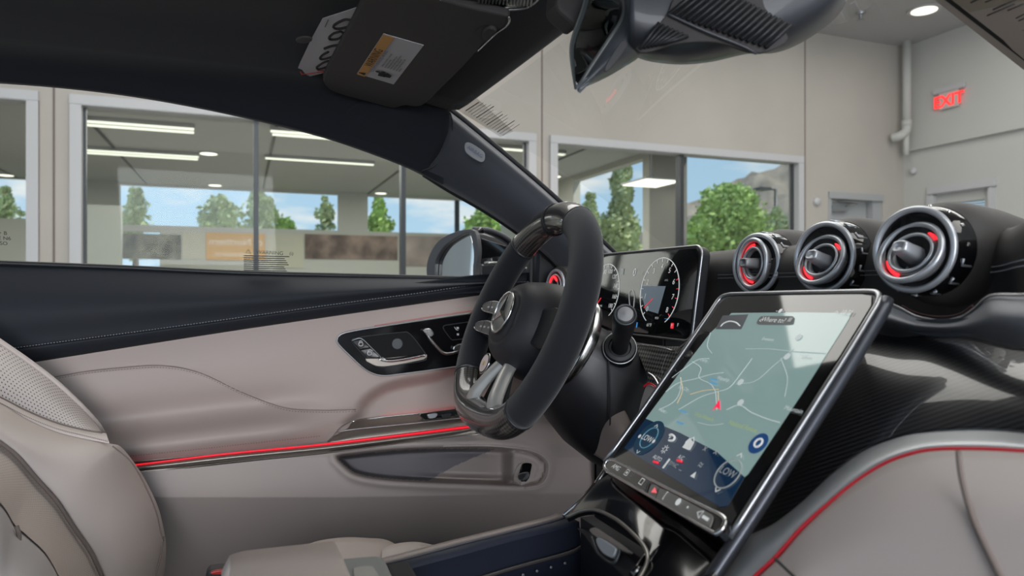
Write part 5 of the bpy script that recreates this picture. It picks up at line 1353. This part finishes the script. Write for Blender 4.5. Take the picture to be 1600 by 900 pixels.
for pts in ([(1063, 590), (1066, 610), (1058, 630)], [(1078, 616), (1100, 610), (1122, 608)], [(1122, 612), (1122, 632), (1119, 640)]): tube('map_road', [SP(*p, .0020) for p in cr(pts, 16)], .0005, e_orr, mo, k=4)
def st_(px, py, s, h, m, par=None, o=.0030): text('screen_text', s, SP(px, py, o), se, sv, h, m, par or t)
for px, py, s, m, h in ((1130, 592, 'Wanship', e_lab, .006), (1068, 607, 'Park City', e_lab, .0055), (1035, 641, 'Heber', e_lab, .006), (1100, 563, 'Oakley', e_lab, .005), (1127, 594, '', e_lab, .005), (1121, 652, '', e_lab, .005), (1200, 530, 'Evanston', e_lab, .005), (1240, 640, 'Mountain', e_lab, .006), (1258, 556, 'Lyman', e_lab, .005)):
    if s: st_(px, py, s, h, m, mo)
for px, py in ((1115, 592), (1068, 642), (1115, 598), (1063, 660)): st_(px, py, '\u25AC\u25AC', .007, e_blu, mo)
st_(1100, 651, 'Uinta-Wasatch', .0055, e_grn, mo); st_(1160, 666, 'National Forest', .0065, e_grn, mo)
ar = SP(1119, 633, .0024)
slab('position_arrow', [SP(1124, 624, .0026), SP(1125, 640, .0026), SP(1119, 636, .0026), SP(1113, 641, .0026)], .0003, em('arrow red', (.85, .02, .08), .8), mo)
slab('search_field', [SP(*p, .0022) for p in cr([(1182, 505), (1186, 497), (1192, 494), (1236, 494), (1241, 497), (1239, 504), (1234, 507), (1188, 507)], 30, True)], .0003, em('dark field', (.05, .06, .06), .5), mo)
st_(1208, 500, 'Where to?', .0085, e_w, mo, .0026); st_(1188, 501, '<', .008, e_w, mo, .0026); st_(1234, 500, '\u25A0', .007, e_d, mo, .0026)
slab('menu_tile', [SP(*p, .0022) for p in [(1118, 514), (1129, 493), (1169, 491), (1158, 514)]], .0003, em('dark tile', (.045, .05, .06), .5), mo)
tube('menu_icon', [SP(*p, .0026) for p in cr([(1126, 510), (1131, 505), (1140, 502), (1150, 504), (1156, 509)], 16)], .0008, e_w, mo, k=5)
st_(1219, 486, '\u2013\u25CF\u2013', .007, e_w, t); st_(1323, 488, '10:21', .0065, e_w, t); st_(1306, 489, '\u2191', .006, e_w, t)
for cx, cy in ((1157, 597), (1157, 629), (1248, 527), (1230, 557)): lathe('map_pin', [(.0035, 0), (.0035, .0004), (0, .0004)], SP(cx, cy, .002), sn, e_lab, mo, k=16)
lathe('round_button', [(.010, 0), (.010, .0004), (0, .0004)], SP(1185, 693, .0018), sn, em('navy button', (.01, .05, .16), .6), mo, k=30); torus('round_button_icon', SP(1185, 692, .0024), sn, .004, .0009, e_w, mo, k=24)
# climate panel icons
lathe('temperature_dial', [(.021, 0), (.021, .0004), (0, .0004)], SP(1014, 684, .0018), sn, em('dial navy', (.006, .03, .06), .6), po, k=40)
torus('dial_ring', SP(1014, 684, .0024), sn, .0125, .0006, em('dial teal', (.08, .22, .30), .5), po, k=40)
for px, py, s, h, m in ((1011, 685, 'LOW', .0095, e_w), (1023, 669, '\u2303', .012, e_w), (999, 682, '\u25CF', .006, e_w), (1021, 690, '\u25CF', .006, e_w), (998, 704, '\u2304', .012, e_w), (1049, 684, '\u21B6', .013, e_w), (1077, 693, '\u2302', .02, e_w), (1038, 703, '\u263C', .012, e_w), (1027, 716, 'AUTO', .006, e_w), (1064, 715, 'A/C', .006, e_w), (1042, 723, '\u25AE', .011, e_w), (1052, 726, 'SYNC', .006, e_d), (1101, 702, '\u00D7', .012, e_d), (1118, 707, '\u00D7', .012, e_d), (1095, 726, '\u2248', .012, e_d), (1137, 738, 'LOW', .0095, e_d), (1063, 734, '\u2013', .01, e_d), (1084, 742, '\u25B2', .008, e_w), (1122, 763, '\u2304', .013, e_w), (1153, 716, '\u2303', .013, e_w)):
    st_(px, py, s, h, m, po)
for px, py in ((1024, 722), (1061, 720)):
    tube('lit_bar', [SP(px-3, py-1, .0026), SP(px+4, py+1, .0026)], .0012, e_r, po, k=5)
torus('temperature_ring', SP(1137, 740, .0024), sn, .014, .0005, e_d, po, k=40)
slab('house_icon', [SP(*p, .0026) for p in [(1068, 700), (1078, 703), (1084, 692), (1078, 684), (1071, 690)]], .0003, e_w, po)
tube('back_icon', [SP(*p, .0026) for p in cr([(1045, 688), (1052, 688), (1054, 683), (1050, 679), (1046, 680)], 16)], .0011, e_w, po, k=5)
# button bar below
t = thing('button_bar', 'chrome-edged black bar of touch keys along the lower edge of the centre screen', 'button bar', tuple(SP(1040, 780)))
bo_ = cr([(946, 723), (952, 718), (965, 722), (1040, 762), (1110, 797), (1125, 804), (1133, 812), (1130, 824), (1121, 832), (1112, 831), (1040, 789), (960, 743), (946, 733), (944, 727)], 90, True)
slab('bar_body', [SP(*p, .010) for p in bo_], .012, M['gloss'], t, bev=.002)
tube('bar_edge', [SP(*p, .010) for p in bo_], .0018, M['chrome'], t, closed=True, k=8)
for px, py in ((1013, 762), (1030, 772)): tube('key_gap', [SP(px, py-9, .0112), SP(px-5, py+7, .0112)], .0006, M['blk'], t, k=5)
kb_ = cr([(1032, 763), (1104, 800), (1114, 807), (1109, 822), (1100, 820), (1025, 780)], 40, True)
slab('key_strip', [SP(*p, .0116) for p in kb_], .0012, mat('key strip', (.20, .195, .18), .3), t, bev=.0004)
kb_ = cr([(1019, 757), (1030, 763), (1024, 777), (1013, 771)], 20, True); slab('hazard_key', [SP(*p, .0116) for p in kb_], .0012, bpy.data.materials['key strip'], t)
slab('hazard_mark', [SP(*p, .0124) for p in [(1017, 769), (1026, 770), (1023, 761)]], .0003, em('hazard red', (.75, .12, .14), .8), t)
text('bar_lettering', 'AMG', SP(962, 730, .0114), se, sv, .0075, e_w, t, shear=.3)
for px, py, s in ((979, 739, '\u25A3'), (1002, 753, '\u25A1'), (1040, 773, '['), (1059, 785, '\u25CF'), (1074, 793, '\u2022'), (1092, 803, '\u25C1'), (1103, 808, '\u25AC')):
    text('bar_icon', s, SP(px, py, .0128), se, sv, .009, e_w, t)

# ================================================================ centre console
con = thing('centre_console', 'glossy black centre console sloping from the screen to an open storage tray', 'console', (0, .2, .4))
def CS(px, py, o=0): return PYZ(px, py, .358-o, .752, .80)
gt = cr([(944, 733), (960, 745), (1040, 790), (1112, 833), (1150, 850)], 60)
gb = cr([(884, 808), (905, 799), (930, 797), (960, 810), (985, 830), (1005, 852), (1012, 870), (1006, 890), (990, 915), (1060, 940), (1090, 930)], 60)
rows = []
for i in range(26):
    f = i/25.0; rows.append([PYZ(gt[j][0]*(1-f)+gb[j][0]*f, gt[j][1]*(1-f)+gb[j][1]*f, .352-.012*math.sin(f*PI*.5), .752, .95+.5*f) for j in range(60)])
grid('gloss_slope', rows, M['gloss'], con, thick=.006)
tube('tray_edge', [PYZ(p[0], p[1], .340, .752, 1.45) for p in cr([(884, 808), (905, 799), (930, 797), (960, 810), (985, 830), (1005, 852), (1012, 870), (1006, 890), (990, 915)], 40)], .0018, mat('tray edge', (.25, .24, .22), .3, metal=.8), con, k=8)
tube('side_rail', [PYZ(p[0], p[1], .350+.02*0, .752, .95) for p in cr([(947, 733), (930, 757), (908, 781), (880, 806)], 30)], .0026, M['chrome'], con, k=8)
# console left edge running rearwards
ZT = .685
re_ = cr([(886, 806), (870, 813), (800, 831), (720, 851), (660, 867), (610, 880), (560, 893)], 60)
rin = cr([(905, 815), (880, 826), (800, 846), (720, 868), (660, 884), (620, 896), (590, 905)], 60)
rows = []
def CZ(px, py, z): return PZ(px, py, z)
for f, dz in ((0, 0), (.15, .002), (.5, -.001), (1, -.003)):
    rows.append([CZ(re_[j][0]*(1-f)+rin[j][0]*f, re_[j][1]*(1-f)+rin[j][1]*f, ZT+dz) for j in range(60)])
m_cn = mat('satin black tray', (.012, .016, .030), .42, spec=.25)
grid('console_rim', rows, m_cn, con, thick=.004)
tube('rim_highlight', [CZ(a, b-.6, ZT+.001) for a, b in re_], .0013, mat('rim grey', (.07, .07, .085), .4), con, k=6)
# outer flank of the console (driver side)
rows = []
for dz in (0, -.03, -.10, -.35): rows.append([CZ(a, b, ZT)+Vector((-.012, 0, dz-.002)) for a, b in re_])
grid('console_flank', rows, M['beige2'], con, thick=.01)
# tray walls and floor
rows = []
for dz, dx in ((-.014, 0), (-.035, .006), (-.038, .011), (-.045, .012), (-.075, .016)): rows.append([CZ(a, b, ZT-.003)+Vector((dx*.6, 0, dz+.014)) for a, b in rin])
grid('tray_wall', rows, mat('tray wall plastic', (.010, .013, .024), .8, spec=.15), con, thick=.004)
pin = [CZ(a, b, ZT-.003)+Vector((.010, 0, -.024)) for a, b in rin]
tube('tray_lip', pin, .0022, mat('tray lip', (.05, .045, .045), .3), con, k=6)
for k in range(13):
    p = pin[6+k*4]; lathe('tray_rivet', [(.0014, 0), (.0014, .001), (0, .0012)], p+Vector((.004, 0, -.008)), (1, -.2, .3), M['mullion'], con, k=10)
box('tray_floor', (-.10, -.15, .58), (.13, .36, .60), M['blk'], con)
box('tray_side', (.118, -.15, .40), (.135, .385, .665), m_cn, con, bev=.003)
box('tray_front', (-.09, .345, .58), (.13, .36, .70), M['blk'], con)
box('tunnel', (-.10, -.6, .32), (.13, .7, .58), M['carpet'], con, bev=.01)
# latch inside the tray
lt = thing('tray_latch', 'black and silver latch block inside the open console tray', 'latch', tuple(CZ(950, 850, .66)))
def LT(px, py, o=0): return PYZ(px, py, .30-o, .69, .5)
slab('latch_arm', [LT(*p) for p in [(899, 824), (912, 826), (940, 836), (980, 870), (1010, 895), (1000, 930), (955, 885), (935, 872), (912, 838)]], .012, M['blk'], lt, bev=.002)
slab('latch_cap', [LT(*p, .004) for p in cr([(920, 829), (926, 824), (936, 827), (978, 855), (982, 862), (974, 862), (935, 842)], 40, True)], .006, mat('latch silver', (.32, .30, .28), .35, metal=.7), lt, bev=.001)
slab('latch_button', [LT(*p, .009) for p in cr([(931, 842), (937, 840), (960, 855), (961, 862), (955, 871), (940, 863), (932, 850)], 30, True)], .005, mat('latch button', (.28, .30, .33), .35), lt, bev=.001)
tube('latch_edge', [LT(*p, .007) for p in cr([(924, 838), (930, 855), (938, 868), (958, 880), (966, 868), (968, 858)], 24)], .0016, M['mullion'], lt, k=6)

# ---- centre armrest
t = thing('console_storage_box', 'cream padded console storage box with a silver corner piece at the bottom edge', 'storage box', tuple(PZ(540, 890, .66)))
sc_ = cr([(520, 877), (524, 873), (578, 868), (594, 868), (601, 873), (612, 895), (640, 960), (560, 980), (540, 940)], 40, True)
slab('silver_corner', [PZ(*p, .705) for p in sc_], .03, mat('corner silver', (.36, .38, .37), .4, metal=.6), t, bev=.003)
slab('corner_button', [PZ(*p, .7065) for p in cr([(552, 892), (556, 886), (580, 884), (585, 888), (592, 905), (560, 910)], 30, True)], .002, mat('corner button', (.42, .41, .38), .4), t, bev=.0006)
slab('hinge_block', [PZ(*p, .70) for p in [(604, 880), (638, 874), (670, 930), (625, 930)]], .03, M['blk'], t, bev=.003)
rows = []
ct_ = cr([(368, 899), (385, 893), (430, 887), (521, 876)], 40); cb_ = cr([(330, 1100), (380, 1100), (460, 1100), (600, 1100)], 40)
for f, dz in ((0, -.03), (.0, -.008), (.03, 0), (.2, .004), (.6, .005), (1, .004)): rows.append([PZ(ct_[j][0]*(1-f)+cb_[j][0]*f, ct_[j][1]*(1-f)+cb_[j][1]*f, .705)+Vector((0, 0, dz)) for j in range(40)])
grid('armrest_pad', rows, M['seat'], t, thick=.02)

# ================================================================ driver's seat
seat = thing('driver_seat', 'cream leather driver seat with perforated shoulder panel, large side bolsters and ribbed centre', 'seat', (-.37, -.3, .31))
sil = [(60, 600), (110, 632), (164, 676), (191, 700), (218, 735), (236, 767), (249, 798), (257, 833), (259.5, 860), (256, 900), (246, 960)]
def sp(name, A, B, X0, X1, m, bul=.0, n=60, k=24, ease=None, par=seat, thick=0, uvs=None):
    a, b = cr(A, n), cr(B, n); rows = []
    for i in range(k):
        f = i/(k-1.0); e = ease(f) if ease else f
        x0 = X0; rows.append([PX(a[j][0]*(1-f)+b[j][0]*f, a[j][1]*(1-f)+b[j][1]*f, (X0(j/(n-1.)) if callable(X0) else X0)*(1-e)+(X1(j/(n-1.)) if callable(X1) else X1)*e+bul*math.sin(f*PI)) for j in range(n)])
    return grid(name, rows, m, par, thick)
# perforated shoulder panel
sp('shoulder_panel', [(-60, 495), (0, 535), (49, 569), (89, 600), (129, 638), (152, 664), (159, 676)], [(-60, 592), (0, 620), (44, 642), (89, 660), (125, 669), (145, 673), (159, 677)], -.60, -.53, M['perf'], .012, 60, 20)
tube('shoulder_piping', [PX(a, b, -.60) for a, b in cr([(-60, 494), (0, 534), (49, 568), (89, 599), (129, 637), (152, 663), (160, 677)], 50)], .004, M['seat'], seat, k=8)
tube('seam', [PX(a, b, -.527) for a, b in cr([(-60, 593), (0, 621), (44, 643), (89, 661), (133, 672), (160, 676)], 50)], .0013, M['seam'], seat, k=6)
# piped band
sp('shoulder_band', [(-60, 594), (0, 621), (44, 643), (89, 661), (133, 672), (166, 677)], [(-60, 604), (0, 630), (44, 656), (89, 675), (133, 686), (171, 693)], -.529, -.510, M['seat'], .006, 60, 8)
stitches('stitching', [(0, 629.5), (44, 652), (89, 670), (133, 681), (168, 690)], 60, lambda px, py: PX(px, py, -.5085), M['seam'], .0005, 0, seat)
# outer bolster
inner = [(-60, 645), (0, 691), (27, 713), (58, 749), (89, 784), (115, 824), (142, 864), (160, 902), (180, 960)]
upper = [(-60, 604), (0, 630), (44, 656), (89, 675), (133, 686), (172, 693), (191, 700), (218, 735), (236, 767), (249, 798), (257, 833), (259.5, 860), (256, 900), (246, 960)]
def easeb(f): return math.sin(min(1, f*1.0)*PI/2)**.75
sp('outer_bolster', upper, inner, lambda s: -.512-.07*sst(.40, .62, s), lambda s: -.425-.01*s, M['seat'], .0, 110, 44, easeb)
tube('seam', [PX(a, b, X) for (a, b), X in zip(cr([(176, 697), (205, 722), (228, 762), (244, 800), (252, 835), (256, 845)], 40), np.linspace(-.505, -.548, 40))], .0009, M['seam'], seat, k=6)
tube('seam', [PX(a, b, X) for (a, b), X in zip(cr([(256, 838), (252, 862), (247, 885), (240, 910)], 30), np.linspace(-.55, -.53, 30))], .0011, M['seam'], seat, k=6)
# ribbed centre
inner2 = [(-60, 735), (0, 785), (22, 818), (44, 838), (71, 864), (93, 902), (120, 960)]
rb = sp('ribbed_centre', [(p[0]-1, p[1]+1) for p in inner], inner2, -.432, -.30, M['rib'], -.012, 90, 40, None)
tube('seam', [PX(a, b, -.424) for a, b in cr([(-60, 645), (0, 691), (27, 713), (58, 749), (89, 784), (115, 824), (142, 864), (160, 902)], 50)], .0022, M['seam'], seat, k=6)
tube('perforation_line', [PX(a, b, -.399) for a, b in cr([(0, 748), (20, 764), (40, 790), (60, 820), (78, 850), (96, 880), (108, 905)], 40)], .0009, M['seam'], seat, k=6)
# near bolster
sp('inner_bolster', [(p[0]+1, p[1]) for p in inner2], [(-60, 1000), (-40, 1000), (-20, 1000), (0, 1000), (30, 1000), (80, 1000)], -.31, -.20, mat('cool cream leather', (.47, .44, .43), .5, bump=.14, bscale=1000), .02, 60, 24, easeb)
tube('seam', [PX(a, b, X) for (a, b), X in zip(cr([(26, 822), (30, 838), (27, 856), (14, 880), (0, 896)], 30), np.linspace(-.288, -.262, 30))], .0022, M['seam'], seat, k=6)
stitches('stitching', [(18, 882), (30, 884), (40, 892), (46, 905)], 14, lambda px, py: PX(px, py, -.27), M['seam'], .001, 0, seat)
# backrest core so the seat has depth
box('backrest_shell', (-.585, -.52, .35), (-.20, -.40, .72), M['blk'], seat, bev=.03)
seat.location = (-.37, -.3, .31)
# seat cushion
def cush(name, top, z_, m, x0, x1):
    a = cr(top, 60); rows = []
    for f, dx, dz in ((0, -.02, -.05), (0, -.008, -.015), (0, 0, 0), (.12, 0, .010), (.4, 0, .012), (1, 0, -.01)):
        rows.append([PX(a[j][0], a[j][1]+(70*f), x0+(x1-x0)*f)+Vector((dx, 0, dz*.0+(dz if f == 0 else 0))) for j in range(60)])
    return grid(name, rows, m, seat, thick=.01)
cush('seat_cushion', [(430, 890), (455, 876), (480, 863), (505, 855), (540, 851), (575, 852), (605, 856), (640, 880)], .57, M['seat'], -.42, -.28)
cush('thigh_support', [(596, 858), (612, 851), (635, 847), (655, 847), (675, 851), (694, 855), (715, 870)], .57, M['seat'], -.36, -.28)
tube('seam', [PX(a, b, -.40) for a, b in cr([(470, 880), (500, 868), (540, 862), (600, 863)], 30)], .0012, M['seam'], seat, k=6)
bk = thing('belt_buckle', 'black seat belt buckle with red button edge, lower left beside the seat', 'buckle', tuple(PX(350, 893, -.2)))
slab('buckle_body', [PX(*p, -.22) for p in cr([(322, 900), (328, 892), (350, 889), (372, 889), (378, 897), (376, 930), (324, 930)], 30, True)], .02, M['blk'], bk, bev=.003)
slab('buckle_button', [PX(*p, -.215) for p in cr([(330, 898), (334, 893), (352, 891), (368, 892), (370, 897)], 20, True)], .006, M['red_paint'], bk, bev=.001)
